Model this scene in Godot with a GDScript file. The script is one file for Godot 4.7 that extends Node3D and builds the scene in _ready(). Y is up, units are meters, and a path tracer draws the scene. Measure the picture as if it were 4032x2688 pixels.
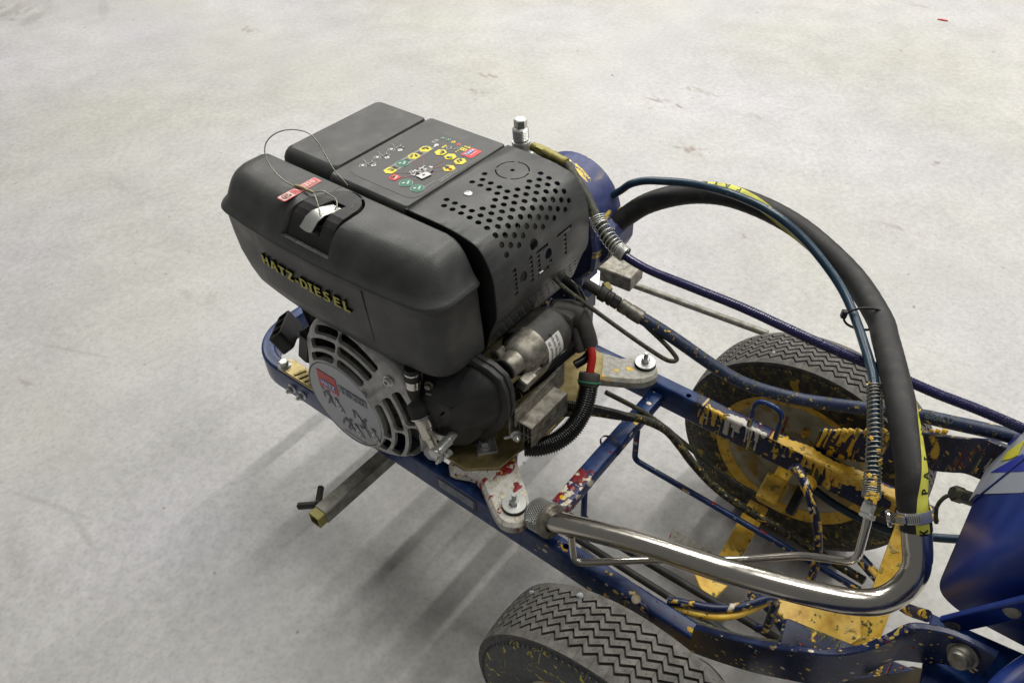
extends Node3D
# World: y up, metres. x runs along the machine towards its handle, z across it (towards the viewer).

var M := {}          # materials by name
var T := {}          # computed textures by name
var used := {}
var waiting := []    # booleans still to be worked out
var rng := RandomNumberGenerator.new()


func _ready() -> void:
	rng.seed = 20
	set_camera_and_light()
	make_materials()
	build_floor()
	build_engine()
	build_cart()
	build_hoses()
	build_loose_things()
	await finish_solids()


# ---------------------------------------------------------------- camera and light

func set_camera_and_light() -> void:
	var cam := Camera3D.new()
	cam.name = "camera"
	cam.keep_aspect = Camera3D.KEEP_HEIGHT
	cam.fov = 47.87
	cam.near = 0.05
	cam.far = 80.0
	var right := Vector3(0.78721, -0.02417, -0.61622)
	var down := Vector3(0.40077, -0.73942, 0.54097)
	var ahead := Vector3(-0.46871, -0.67282, -0.57239)
	cam.transform = Transform3D(Basis(right, -down, -ahead).orthonormalized(), Vector3(0, 1.25, 0))
	add_child(cam)
	cam.current = true
	var env := Environment.new()
	env.background_mode = Environment.BG_COLOR
	env.background_color = Color(0.62, 0.62, 0.62)
	env.background_energy_multiplier = 0.33
	env.tonemap_mode = Environment.TONE_MAPPER_LINEAR
	env.tonemap_exposure = 1.16
	env.sdfgi_enabled = true
	env.ssao_enabled = true
	env.ssil_enabled = true
	var we := WorldEnvironment.new()
	we.name = "hall_air"
	we.environment = env
	add_child(we)
	# the hall's strip lamps: glowing tubes in trays, high above the floor
	for x in [-5.4, -3.0, -0.6, 1.8]:
		for z in [-6.6, -4.2, -1.8]:
			strip_lamp(Vector3(x, 4.3, z))


func strip_lamp(p: Vector3) -> void:
	var t := thing("ceiling_lamp", "long white strip lamp hanging under the hall ceiling", "lamp", p, "strip lamps of the hall")
	var tray := B.new()
	box(tray, Transform3D(Basis.IDENTITY, p + Vector3(0, 0.04, 0)), Vector3(0.16, 0.05, 1.62), 0.004)
	put("tray", tray.done(), flat_mat(Color(0.8, 0.8, 0.8), 0.4), t)
	var glow := B.new()
	box(glow, Transform3D(Basis.IDENTITY, p + Vector3(0, 0.006, 0)), Vector3(0.11, 0.014, 1.54), 0.004)
	var gm := flat_mat(Color(1, 1, 1), 0.5)
	gm.emission_enabled = true
	gm.emission = Color(1.0, 0.99, 0.965)
	gm.emission_energy_multiplier = 3.0
	put("tube_light", glow.done(), gm, t)
	var l := AreaLight3D.new()
	l.name = "lamp_light"
	l.area_size = Vector2(0.11, 1.54)
	l.light_color = Color(1.0, 0.99, 0.965)
	l.light_energy = 5.0
	l.shadow_enabled = true
	l.position = Vector3(0, -0.012, 0)
	l.rotation = Vector3(-PI / 2, 0, 0)
	t.add_child(l, true)


# ---------------------------------------------------------------- naming

func thing(called: String, label: String, category: String, at: Vector3, group := "") -> Node3D:
	var o := Node3D.new()
	o.name = numbered(called)
	o.position = at
	add_child(o)
	o.set_meta("label", label)
	o.set_meta("category", category)
	if group != "":
		o.set_meta("group", group)
	return o


func numbered(n: String) -> String:
	if not used.has(n):
		used[n] = 0
		return n
	used[n] += 1
	return "%s_%03d" % [n, used[n]]


func origin_of(n: Node) -> Vector3:
	var s := Vector3.ZERO
	var k := n
	while k is Node3D and k != self:
		s += (k as Node3D).position
		k = k.get_parent()
	return s


func put(called: String, mesh: Mesh, m: Material, parent: Node, label := "", stuff := false) -> MeshInstance3D:
	# a mesh whose points are already where they stand in the world
	var o := MeshInstance3D.new()
	var n := called
	var k := 0
	while parent.has_node(NodePath(n)):
		k += 1
		n = "%s_%03d" % [called, k]
	o.name = n
	o.mesh = mesh
	o.material_override = m
	if parent != self:
		o.position = -origin_of(parent)
	parent.add_child(o, true)
	if label != "":
		o.set_meta("label", label)
	if stuff:
		o.set_meta("kind", "stuff")
	return o


func assembly(called: String, at: Vector3, parent: Node, label := "") -> Node3D:
	var o := Node3D.new()
	var n := called
	var k := 0
	while parent.has_node(NodePath(n)):
		k += 1
		n = "%s_%03d" % [called, k]
	o.name = n
	o.position = at - origin_of(parent)
	parent.add_child(o, true)
	if label != "":
		o.set_meta("label", label)
	return o


# ---------------------------------------------------------------- mesh helpers

class B:
	var st := SurfaceTool.new()
	var g := 1
	var tint := Color(1, 1, 1)
	func _init():
		st.begin(Mesh.PRIMITIVE_TRIANGLES)
	func vert(p: Vector3, uv: Vector2):
		st.set_color(tint)
		st.set_uv(uv)
		st.add_vertex(p)
	func tri(a: Vector3, b: Vector3, c: Vector3, ua := Vector2.ZERO, ub := Vector2.ZERO, uc := Vector2.ZERO):
		if a.is_equal_approx(b) or b.is_equal_approx(c) or a.is_equal_approx(c):
			return
		vert(a, ua)
		vert(b, ub)
		vert(c, uc)
	func quad(a: Vector3, b: Vector3, c: Vector3, d: Vector3, ua := Vector2.ZERO, ub := Vector2.ZERO, uc := Vector2.ZERO, ud := Vector2.ZERO):
		tri(a, b, c, ua, ub, uc)
		tri(a, c, d, ua, uc, ud)
	func smooth():
		g += 1
		st.set_smooth_group(g)
	func flat():
		st.set_smooth_group(-1)
	func done() -> ArrayMesh:
		st.index()
		st.generate_normals()
		return st.commit()


func V(a: Array) -> PackedVector3Array:
	# flat list of numbers to points
	var o := PackedVector3Array()
	for i in range(0, a.size(), 3):
		o.append(Vector3(a[i], a[i + 1], a[i + 2]))
	return o


func P2(a: Array) -> PackedVector2Array:
	var o := PackedVector2Array()
	for i in range(0, a.size(), 2):
		o.append(Vector2(a[i], a[i + 1]))
	return o


func spline(pts: PackedVector3Array, per := 8) -> PackedVector3Array:
	var o := PackedVector3Array()
	var n := pts.size()
	for i in n - 1:
		var p0 := pts[maxi(i - 1, 0)]
		var p3 := pts[mini(i + 2, n - 1)]
		for k in per:
			o.append(pts[i].cubic_interpolate(pts[i + 1], p0, p3, float(k) / per))
	o.append(pts[n - 1])
	return o


func bends(pts: PackedVector3Array, r: float, per := 6) -> PackedVector3Array:
	# straight runs joined by round bends
	var o := PackedVector3Array([pts[0]])
	for i in range(1, pts.size() - 1):
		var a := (pts[i - 1] - pts[i])
		var b := (pts[i + 1] - pts[i])
		var d := minf(r, minf(a.length(), b.length()) * 0.48)
		var pa := pts[i] + a.normalized() * d
		var pb := pts[i] + b.normalized() * d
		for k in per + 1:
			var t := float(k) / per
			o.append(pa.lerp(pts[i], t).lerp(pts[i].lerp(pb, t), t))
	o.append(pts[pts.size() - 1])
	return o


func frames(pts: PackedVector3Array) -> Array:
	# parallel transport: [tangent, normal, binormal] at each point
	var o := []
	var n := Vector3.ZERO
	for i in pts.size():
		var t := (pts[mini(i + 1, pts.size() - 1)] - pts[maxi(i - 1, 0)]).normalized()
		if i == 0:
			n = t.cross(Vector3.UP)
			if n.length() < 0.05:
				n = t.cross(Vector3.RIGHT)
			n = n.normalized()
		else:
			n = (n - t * n.dot(t)).normalized()
		o.append([t, n, t.cross(n)])
	return o


func tube(b: B, pts: PackedVector3Array, r, seg := 14, caps := true, flat_y := 1.0) -> void:
	# r: one radius or a list of one per point
	var fr := frames(pts)
	var rings := []
	for i in pts.size():
		var rad: float = r[i] if r is Array or r is PackedFloat32Array else r
		var ring := PackedVector3Array()
		for j in seg:
			var a := TAU * j / seg
			ring.append(pts[i] + rad * (cos(a) * fr[i][1] + sin(a) * flat_y * fr[i][2]))
		rings.append(ring)
	b.smooth()
	var l := 0.0
	for i in pts.size() - 1:
		var l2 := l + pts[i].distance_to(pts[i + 1])
		for j in seg:
			var k := (j + 1) % seg
			b.quad(rings[i][j], rings[i + 1][j], rings[i + 1][k], rings[i][k], Vector2(float(j) / seg, l), Vector2(float(j) / seg, l2), Vector2(float(j + 1) / seg, l2), Vector2(float(j + 1) / seg, l))
		l = l2
	if caps:
		b.flat()
		var e := pts.size() - 1
		for j in seg:
			var k := (j + 1) % seg
			b.tri(pts[0], rings[0][j], rings[0][k])
			b.tri(pts[e], rings[e][k], rings[e][j])


func basis_along(axis: Vector3) -> Basis:
	# z of the basis points along the axis
	var z := axis.normalized()
	var x := Vector3.UP.cross(z)
	if x.length() < 0.05:
		x = Vector3.RIGHT.cross(z)
	x = x.normalized()
	return Basis(x, z.cross(x), z)


func lathe(b: B, at: Vector3, axis: Vector3, prof: PackedVector2Array, seg := 24, turn := 0.0, smooth_all := false) -> void:
	# profile points are (radius, height along the axis)
	var bs := basis_along(axis)
	var rings := []
	for p in prof:
		var ring := PackedVector3Array()
		for j in seg:
			var a := TAU * j / seg + turn
			ring.append(at + bs * Vector3(p.x * cos(a), p.x * sin(a), p.y))
		rings.append(ring)
	b.smooth()
	for i in prof.size() - 1:
		if i > 0 and not smooth_all:
			var d1 := (prof[i] - prof[i - 1]).normalized()
			var d2 := (prof[i + 1] - prof[i]).normalized()
			if d1.dot(d2) < 0.83:
				b.smooth()
		for j in seg:
			var k := (j + 1) % seg
			var u0 := Vector2(float(j) / seg, prof[i].y)
			var u1 := Vector2(float(j + 1) / seg, prof[i + 1].y)
			b.quad(rings[i][j], rings[i + 1][j], rings[i + 1][k], rings[i][k], u0, Vector2(u0.x, u1.y), u1, Vector2(u1.x, u0.y))


func cyl(b: B, a: Vector3, c: Vector3, r: float, seg := 20, bev := 0.0008) -> void:
	var h := a.distance_to(c)
	bev = minf(bev, minf(r, h) * 0.4)
	lathe(b, a, c - a, PackedVector2Array([Vector2(0, 0), Vector2(r - bev, 0), Vector2(r, bev), Vector2(r, h - bev), Vector2(r - bev, h), Vector2(0, h)]), seg)


func ccw(poly: PackedVector2Array) -> PackedVector2Array:
	if Geometry2D.is_polygon_clockwise(poly):
		var q := poly.duplicate()
		q.reverse()
		return q
	return poly


func inset(poly: PackedVector2Array, d: float) -> PackedVector2Array:
	var o := PackedVector2Array()
	var n := poly.size()
	for i in n:
		var e1 := (poly[i] - poly[(i + n - 1) % n]).normalized()
		var e2 := (poly[(i + 1) % n] - poly[i]).normalized()
		var n1 := Vector2(-e1.y, e1.x)
		var n2 := Vector2(-e2.y, e2.x)
		var m := (n1 + n2)
		var k := maxf(0.35, 1.0 + n1.dot(n2))
		o.append(poly[i] + m * d / k)
	return o


func prism(b: B, poly_in: PackedVector2Array, xf: Transform3D, h0: float, h1: float, bev := 0.0, smooth_sides := false) -> void:
	# an outline in the xy plane of xf, given thickness along its z
	var poly := ccw(poly_in)
	var n := poly.size()
	var layers := []
	var hs := []
	if bev > 0.0:
		var ins := inset(poly, bev)
		layers = [ins, poly, poly, ins]
		hs = [h0, h0 + bev, h1 - bev, h1]
	else:
		layers = [poly, poly]
		hs = [h0, h1]
	var pts := []
	for k in layers.size():
		var row := PackedVector3Array()
		for p in layers[k]:
			row.append(xf * Vector3(p.x, p.y, hs[k]))
		pts.append(row)
	if smooth_sides:
		b.smooth()
	else:
		b.flat()
	for k in layers.size() - 1:
		if smooth_sides and bev > 0.0:
			b.smooth()
		for i in n:
			var j := (i + 1) % n
			b.quad(pts[k][i], pts[k + 1][i], pts[k + 1][j], pts[k][j])
	b.flat()
	var top: PackedVector2Array = layers[layers.size() - 1]
	var idx := Geometry2D.triangulate_polygon(top)
	var e := layers.size() - 1
	var area := 0.0
	for i in range(0, idx.size(), 3):
		area += (top[idx[i + 1]] - top[idx[i]]).cross(top[idx[i + 2]] - top[idx[i]])
	for i in range(0, idx.size(), 3):
		var a := idx[i]
		var c := idx[i + 1]
		var d := idx[i + 2]
		if area > 0.0:
			c = idx[i + 2]
			d = idx[i + 1]
		b.tri(pts[e][a], pts[e][c], pts[e][d], top[a], top[c], top[d])
		b.tri(pts[0][a], pts[0][d], pts[0][c], top[a], top[d], top[c])


func rounded(poly: PackedVector2Array, per := 5) -> PackedVector2Array:
	var o := PackedVector2Array()
	var n := poly.size()
	for i in n:
		for k in per:
			o.append(poly[i].cubic_interpolate(poly[(i + 1) % n], poly[(i + n - 1) % n], poly[(i + 2) % n], float(k) / per))
	return o


func rrect(w: float, h: float, r: float, seg := 4) -> PackedVector2Array:
	var o := PackedVector2Array()
	r = minf(r, minf(w, h) * 0.499)
	for q in 4:
		var c := Vector2((w / 2 - r) * (1 if q == 0 or q == 3 else -1), (h / 2 - r) * (1 if q < 2 else -1))
		for k in seg + 1:
			var a := PI / 2 * (q + float(k) / seg)
			o.append(c + r * Vector2(cos(a), sin(a)))
	return o


func ngon(r: float, n: int, turn := 0.0) -> PackedVector2Array:
	var o := PackedVector2Array()
	for k in n:
		o.append(r * Vector2(cos(turn + TAU * k / n), sin(turn + TAU * k / n)))
	return o


func box(b: B, xf: Transform3D, size: Vector3, bev := 0.001) -> void:
	# every edge chamfered
	prism(b, rrect(size.x, size.y, bev, 1), xf, -size.z / 2, size.z / 2, bev)


func bar(b: B, a: Vector3, c: Vector3, w: float, h: float, up := Vector3.UP, bev := 0.001) -> void:
	# a rectangular bar from a to c, h along up
	var z := (c - a).normalized()
	var x := up.cross(z).normalized()
	var y := z.cross(x)
	prism(b, rrect(w, h, bev, 2), Transform3D(Basis(x, y, z), a), 0, a.distance_to(c), bev * 0.5)


func loft(b: B, rings: Array, cap0 := true, cap1 := true, sharp := []) -> void:
	# closed rings, each seen counter-clockwise from the far end of the loft
	var n: int = rings[0].size()
	b.smooth()
	for i in rings.size() - 1:
		if sharp.has(i):
			b.smooth()
		for j in n:
			var k := (j + 1) % n
			b.quad(rings[i][j], rings[i + 1][j], rings[i + 1][k], rings[i][k])
	for e in 2:
		if (cap0 if e == 0 else cap1):
			var ring: PackedVector3Array = rings[0 if e == 0 else rings.size() - 1]
			var c := Vector3.ZERO
			for p in ring:
				c += p / n
			b.flat()
			for j in n:
				var k := (j + 1) % n
				if e == 0:
					b.tri(c, ring[j], ring[k])
				else:
					b.tri(c, ring[k], ring[j])


func coil(b: B, path: PackedVector3Array, radius, wire: float, turns: float, seg := 8, per := 22) -> void:
	# a spring wound round a path; radius may be a list [start, end]
	var fine := spline(path, 10)
	var fr := frames(fine)
	var n := int(turns * per)
	var pts := PackedVector3Array()
	var ra: float = radius[0] if radius is Array else radius
	var rb: float = radius[1] if radius is Array else radius
	for i in n + 1:
		var t := float(i) / n
		var f := t * (fine.size() - 1)
		var k := mini(int(f), fine.size() - 2)
		var w := f - k
		var c: Vector3 = fine[k].lerp(fine[k + 1], w)
		var u: Vector3 = fr[k][1].lerp(fr[k + 1][1], w).normalized()
		var v: Vector3 = fr[k][2].lerp(fr[k + 1][2], w).normalized()
		var a := TAU * turns * t
		var r := lerpf(ra, rb, t)
		pts.append(c + r * (cos(a) * u + sin(a) * v))
	tube(b, pts, wire, seg)


func hexhead(b: B, at: Vector3, axis: Vector3, across: float, h: float, washer := 0.0, stud := 0.0, turn := 0.2) -> void:
	# a hexagonal bolt head or nut, its washer under it and the end of its thread
	var ax := axis.normalized()
	var p := at
	if washer > 0.0:
		lathe(b, p, ax, PackedVector2Array([Vector2(0, 0), Vector2(washer, 0), Vector2(washer, 0.0012), Vector2(washer * 0.96, 0.0016), Vector2(0, 0.0016)]), 22)
		p += ax * 0.0016
	var r := across / sqrt(3.0)
	var bs := basis_along(ax)
	prism(b, ngon(r, 6, turn), Transform3D(bs, p), 0, h, h * 0.09)
	if stud > 0.0:
		var pr := PackedVector2Array()
		var sr := across * 0.29
		pr.append(Vector2(sr, 0))
		var y := 0.0
		while y < stud:
			pr.append(Vector2(sr, y))
			pr.append(Vector2(sr * 0.88, y + 0.0006))
			y += 0.0012
		pr.append(Vector2(sr * 0.8, stud + 0.0005))
		pr.append(Vector2(0, stud + 0.0005))
		lathe(b, p + ax * h, ax, pr, 14)
	else:
		lathe(b, p + ax * (h - 0.0001), ax, PackedVector2Array([Vector2(r * 0.8, 0), Vector2(r * 0.72, 0.0006), Vector2(0, 0.0006)]), 14)


func flange_bolt(b: B, at: Vector3, axis: Vector3, across := 0.011, stud := 0.0) -> void:
	var r := across * 0.82
	lathe(b, at, axis, PackedVector2Array([Vector2(0, 0), Vector2(r, 0), Vector2(r, 0.001), Vector2(across * 0.56, 0.003), Vector2(0, 0.003)]), 20)
	hexhead(b, at + axis.normalized() * 0.0025, axis, across, across * 0.55, 0.0, stud, 0.35)


func solid(parts: Array) -> ArrayMesh:
	# boolean of closed meshes: [["+" or "-" or "*", mesh, transform, smooth], ...]
	var c := CSGCombiner3D.new()
	c.name = "boolean_%d" % waiting.size()
	for p in parts:
		var m := CSGMesh3D.new()
		m.mesh = p[1]
		m.transform = p[2] if p.size() > 2 else Transform3D.IDENTITY
		m.operation = {"+": CSGShape3D.OPERATION_UNION, "-": CSGShape3D.OPERATION_SUBTRACTION, "*": CSGShape3D.OPERATION_INTERSECTION}[p[0]]
		c.add_child(m, true)
	add_child(c)
	var out := ArrayMesh.new()
	waiting.append([c, out])
	return out


func finish_solids() -> void:
	# booleans are worked out by the engine one frame after they are set up
	for i in 2:
		await get_tree().process_frame
	for w in waiting:
		var m: ArrayMesh = w[0].bake_static_mesh()
		for i in (m.get_surface_count() if m else 0):
			w[1].add_surface_from_arrays(Mesh.PRIMITIVE_TRIANGLES, m.surface_get_arrays(i))
		if m == null or m.get_surface_count() == 0:
			print("empty boolean ", waiting.find(w))
		remove_child(w[0])
		w[0].free()
	waiting.clear()


func text_mesh(s: String, size: float, depth: float, bold := true, serif := false) -> TextMesh:
	var f := SystemFont.new()
	f.font_names = PackedStringArray(["Droid Serif" if serif else "Droid Sans"])
	f.font_weight = 700 if bold else 400
	var t := TextMesh.new()
	t.text = s
	t.font = f
	t.font_size = 64
	t.pixel_size = size / 64.0
	t.depth = depth
	t.curve_step = 1.0
	return t


func append_text(b: B, s: String, size: float, depth: float, xf: Transform3D, bold := true) -> void:
	var t := text_mesh(s, size, depth, bold)
	if t.get_surface_count() == 0:
		return
	var arr := t.surface_get_arrays(0)
	var vs: PackedVector3Array = arr[Mesh.ARRAY_VERTEX]
	var ix = arr[Mesh.ARRAY_INDEX]
	b.flat()
	if ix != null and ix.size() > 0:
		for i in range(0, ix.size(), 3):
			b.tri(xf * vs[ix[i]], xf * vs[ix[i + 1]], xf * vs[ix[i + 2]])
	else:
		for i in range(0, vs.size(), 3):
			b.tri(xf * vs[i], xf * vs[i + 1], xf * vs[i + 2])


func rename_pts(pts: PackedVector3Array, by: Vector3) -> PackedVector3Array:
	var o := PackedVector3Array()
	for p in pts:
		o.append(p + by)
	return o


# ---------------------------------------------------------------- materials

func lin(r: float, g: float, b: float) -> Color:
	return Color(r, g, b).linear_to_srgb()


func flat_mat(c: Color, rough: float, metal := 0.0) -> StandardMaterial3D:
	var m := StandardMaterial3D.new()
	m.albedo_color = c
	m.roughness = rough
	m.metallic = metal
	return m


func noise_bytes(size: int, freq: float, octaves: int, sd: int, kind := FastNoiseLite.TYPE_SIMPLEX_SMOOTH) -> PackedByteArray:
	var n := FastNoiseLite.new()
	n.seed = sd
	n.noise_type = kind
	n.frequency = freq
	n.fractal_octaves = octaves
	n.fractal_type = FastNoiseLite.FRACTAL_FBM if octaves > 1 else FastNoiseLite.FRACTAL_NONE
	return n.get_seamless_image(size, size, false, false, 0.1, true).get_data()


func ramp(stops: Array) -> PackedByteArray:
	var gr := Gradient.new()
	gr.offsets = PackedFloat32Array(stops.map(func(s): return s[0]))
	gr.colors = PackedColorArray(stops.map(func(s): return s[1]))
	var o := PackedByteArray()
	for i in 256:
		var c := gr.sample(i / 255.0)
		o.append(c.r8)
		o.append(c.g8)
		o.append(c.b8)
	return o


func ramp_texture(size: int, freq: float, octaves: int, sd: int, stops: Array, kind := FastNoiseLite.TYPE_SIMPLEX_SMOOTH) -> ImageTexture:
	var n := noise_bytes(size, freq, octaves, sd, kind)
	var lut := ramp(stops)
	var o := PackedByteArray()
	o.resize(size * size * 3)
	for i in n.size():
		var k := n[i] * 3
		o[i * 3] = lut[k]
		o[i * 3 + 1] = lut[k + 1]
		o[i * 3 + 2] = lut[k + 2]
	return ImageTexture.create_from_image(Image.create_from_data(size, size, false, Image.FORMAT_RGB8, o))


func grey_texture(size: int, freq: float, octaves: int, sd: int, kind := FastNoiseLite.TYPE_SIMPLEX_SMOOTH) -> ImageTexture:
	return ImageTexture.create_from_image(Image.create_from_data(size, size, false, Image.FORMAT_L8, noise_bytes(size, freq, octaves, sd, kind)))


func triplanar(m: StandardMaterial3D, per_metre: float) -> StandardMaterial3D:
	m.uv1_triplanar = true
	m.uv1_world_triplanar = true
	m.uv1_scale = Vector3.ONE * per_metre
	m.uv1_triplanar_sharpness = 6.0
	return m


func splashed(size: int, sd: int, base: Array, cols: Array, patch: Array, dots: int, drips: int, big := 5.0) -> Array:
	# old paint on a painted surface: patches, drops and runs; gives the colour and the thickness of the paint
	var r := RandomNumberGenerator.new()
	r.seed = sd
	var col := PackedByteArray()
	var hgt := PackedByteArray()
	col.resize(size * size * 3)
	hgt.resize(size * size)
	var lut := ramp(base)
	var n0 := noise_bytes(size, 0.02, 4, sd + 1)
	for i in n0.size():
		var k := n0[i] * 3
		col[i * 3] = lut[k]
		col[i * 3 + 1] = lut[k + 1]
		col[i * 3 + 2] = lut[k + 2]
		hgt[i] = 60
	var fine := noise_bytes(size, 0.11, 3, sd + 2)
	for p in patch:
		# [colour, threshold 0..255, frequency, seed, stretch down]
		var n := noise_bytes(size, p[2], 3, sd + p[3])
		var c: Color = p[0]
		var stretch: int = p[4] if p.size() > 4 else 1
		for y in size:
			var row := (y / maxi(stretch, 1)) * size
			for x in size:
				var i := y * size + x
				var v := n[row + (x / 4 if stretch < 0 else x)] + (fine[i] - 128) / 7
				if v > p[1]:
					var sh := 0.92 + 0.16 * fine[(i * 7) % fine.size()] / 255.0
					col[i * 3] = int(clampf(c.r8 * sh, 0, 255))
					col[i * 3 + 1] = int(clampf(c.g8 * sh, 0, 255))
					col[i * 3 + 2] = int(clampf(c.b8 * sh, 0, 255))
					hgt[i] = mini(230, 110 + (v - p[1]) * 4)
	for d in dots + drips:
		var c: Color = cols[r.randi() % cols.size()]
		var x := r.randf() * size
		var y := r.randf() * size
		var rad := 0.8 + big * pow(r.randf(), 4.0)
		var length := 0.0
		if d >= dots:
			rad = 1.2 + 2.2 * r.randf()
			length = size * (0.03 + 0.12 * r.randf())
		var slant := r.randf_range(-0.08, 0.08)
		var w := rad * r.randf_range(1.0, 1.6)
		for yy in range(int(-rad), int(length + rad) + 1):
			var core := 0.0 if yy >= 0 and yy <= length else (-yy if yy < 0 else yy - length)
			var half := w * sqrt(maxf(0.0, 1.0 - pow(core / maxf(rad, 0.5), 2.0)))
			if length > 0.0 and yy > rad and yy < length - rad:
				half *= 0.72 + 0.2 * sin(yy * 0.35 + d)
			for xx in range(int(-half), int(half) + 1):
				var px := posmod(int(x + xx + slant * yy), size)
				var py := posmod(int(y + yy), size)
				var i := py * size + px
				col[i * 3] = c.r8
				col[i * 3 + 1] = c.g8
				col[i * 3 + 2] = c.b8
				hgt[i] = int(clampf(120 + 110 * (1.0 - absf(xx) / (half + 0.5)), 0, 255))
	return [ImageTexture.create_from_image(Image.create_from_data(size, size, false, Image.FORMAT_RGB8, col)), ImageTexture.create_from_image(Image.create_from_data(size, size, false, Image.FORMAT_L8, hgt))]


func painted(tex: Array, per_metre: float, rough: float, relief := 0.12) -> StandardMaterial3D:
	var m := flat_mat(Color.WHITE, rough)
	m.albedo_texture = tex[0]
	m.heightmap_enabled = true
	m.heightmap_texture = tex[1]
	m.heightmap_scale = relief
	return triplanar(m, per_metre)


func make_materials() -> void:
	var yellow := Color8(232, 188, 60)
	var yellow2 := Color8(238, 206, 98)
	var cream := Color8(224, 214, 190)
	var red := Color8(134, 32, 36)
	var olive := Color8(92, 94, 40)
	var blue := [[0.0, Color8(12, 32, 78)], [0.45, Color8(18, 48, 102)], [0.62, Color8(24, 58, 114)], [1.0, Color8(48, 68, 106)]]
	var navy := [[0.0, Color8(8, 18, 46)], [0.5, Color8(13, 29, 70)], [0.8, Color8(21, 40, 82)], [1.0, Color8(38, 48, 68)]]
	T.grain = grey_texture(256, 0.12, 3, 3)
	T.fine = grey_texture(512, 0.35, 2, 4)
	T.smudge = grey_texture(512, 0.012, 4, 9)

	# moulded black plastic, dusty and handled
	var m := flat_mat(Color.WHITE, 0.5)
	m.albedo_texture = ramp_texture(1024, 0.006, 6, 11, [[0.0, Color8(54, 55, 55)], [0.40, Color8(66, 67, 67)], [0.6, Color8(70, 71, 70)], [0.8, Color8(77, 77, 75)], [1.0, Color8(94, 92, 88)]])
	m.roughness_texture = ramp_texture(512, 0.01, 4, 12, [[0.0, Color(0.72, 0.72, 0.72)], [0.5, Color(0.9, 0.9, 0.9)], [1.0, Color(1, 1, 1)]])
	m.heightmap_enabled = true
	m.heightmap_texture = T.fine
	m.heightmap_scale = 0.03
	M.plastic = triplanar(m, 2.6)
	m = flat_mat(Color.WHITE, 0.55)
	m.albedo_texture = ramp_texture(512, 0.02, 4, 15, [[0.0, Color8(34, 34, 35)], [0.5, Color8(42, 42, 43)], [0.75, Color8(52, 51, 50)], [1.0, Color8(72, 70, 66)]])
	M.dark_plastic = triplanar(m, 3.0)
	M.black = flat_mat(Color8(17, 17, 18), 0.5)
	M.rubber = flat_mat(Color.WHITE, 0.62)
	M.rubber.albedo_texture = ramp_texture(512, 0.02, 4, 17, [[0.0, Color8(28, 28, 28)], [0.5, Color8(38, 38, 38)], [0.8, Color8(50, 49, 47)], [1.0, Color8(78, 75, 66)]])
	triplanar(M.rubber, 4.0)
	M.black_glossy = flat_mat(Color8(14, 14, 15), 0.28)
	M.grey_rubber = flat_mat(Color.WHITE, 0.6)
	M.grey_rubber.albedo_texture = ramp_texture(256, 0.03, 3, 18, [[0.0, Color8(50, 49, 47)], [0.6, Color8(66, 64, 60)], [1.0, Color8(88, 85, 78)]])
	triplanar(M.grey_rubber, 5.0)

	# metals
	m = flat_mat(Color.WHITE, 0.46, 0.45)
	m.albedo_texture = ramp_texture(512, 0.02, 5, 21, [[0.0, Color8(146, 143, 138)], [0.35, Color8(176, 175, 172)], [0.7, Color8(190, 190, 188)], [1.0, Color8(202, 202, 201)]])
	m.heightmap_enabled = true
	m.heightmap_texture = T.fine
	m.heightmap_scale = 0.01
	M.cast = triplanar(m, 4.0)
	m = flat_mat(Color.WHITE, 0.5, 0.7)
	m.albedo_texture = ramp_texture(512, 0.03, 4, 22, [[0.0, Color8(96, 92, 82)], [0.5, Color8(136, 132, 122)], [1.0, Color8(168, 166, 158)]])
	M.grey_metal = triplanar(m, 4.0)
	M.zinc = flat_mat(Color8(205, 206, 202), 0.36, 0.7)
	M.chrome = flat_mat(Color8(214, 212, 206), 0.16, 1.0)
	m = flat_mat(Color8(204, 199, 189), 0.22, 1.0)
	m.roughness_texture = ramp_texture(512, 0.02, 4, 23, [[0.0, Color(0.75, 0.75, 0.75)], [0.6, Color(1, 1, 1)], [1.0, Color(1, 1, 1)]])
	M.steel = triplanar(m, 8.0)
	m = flat_mat(Color.WHITE, 0.42, 0.75)
	m.albedo_texture = ramp_texture(512, 0.02, 5, 24, [[0.0, Color8(140, 124, 80)], [0.4, Color8(168, 152, 104)], [0.7, Color8(180, 165, 118)], [1.0, Color8(196, 184, 142)]])
	M.yellow_zinc = triplanar(m, 4.0)
	m = flat_mat(Color.WHITE, 0.5, 0.55)
	m.albedo_texture = ramp_texture(512, 0.02, 5, 25, [[0.0, Color8(104, 101, 88)], [0.45, Color8(132, 131, 122)], [0.7, Color8(144, 144, 137)], [1.0, Color8(160, 160, 154)]])
	M.bar_metal = triplanar(m, 3.0)
	M.brass = flat_mat(Color8(150, 142, 84), 0.5, 0.5)
	M.wire = flat_mat(Color8(150, 148, 138), 0.38, 0.8)
	M.lead = flat_mat(Color8(150, 142, 108), 0.5, 0.5)

	# paint
	M.blue = painted(splashed(1024, 31, blue, [cream, yellow2, yellow], [], 90, 0, 2.5), 2.2, 0.3, 0.05)
	M.blue_speck = painted(splashed(1024, 33, navy, [yellow2, yellow, cream, yellow2, yellow2, red], [[yellow, 226, 0.02, 3]], 1400, 8, 5.0), 2.6, 0.32, 0.12)
	M.blue_heavy = painted(splashed(1024, 36, navy, [yellow, yellow2, yellow, cream, olive, yellow, red], [[olive, 190, 0.006, 7, 2], [yellow, 196, 0.012, 9, 4], [red, 224, 0.010, 13, 3]], 1100, 70, 8.0), 3.0, 0.36, 0.16)
	M.blue_some = painted(splashed(1024, 37, blue, [yellow, yellow2, cream, red], [[yellow, 214, 0.010, 9]], 320, 5, 14.0), 2.6, 0.33, 0.14)
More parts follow.
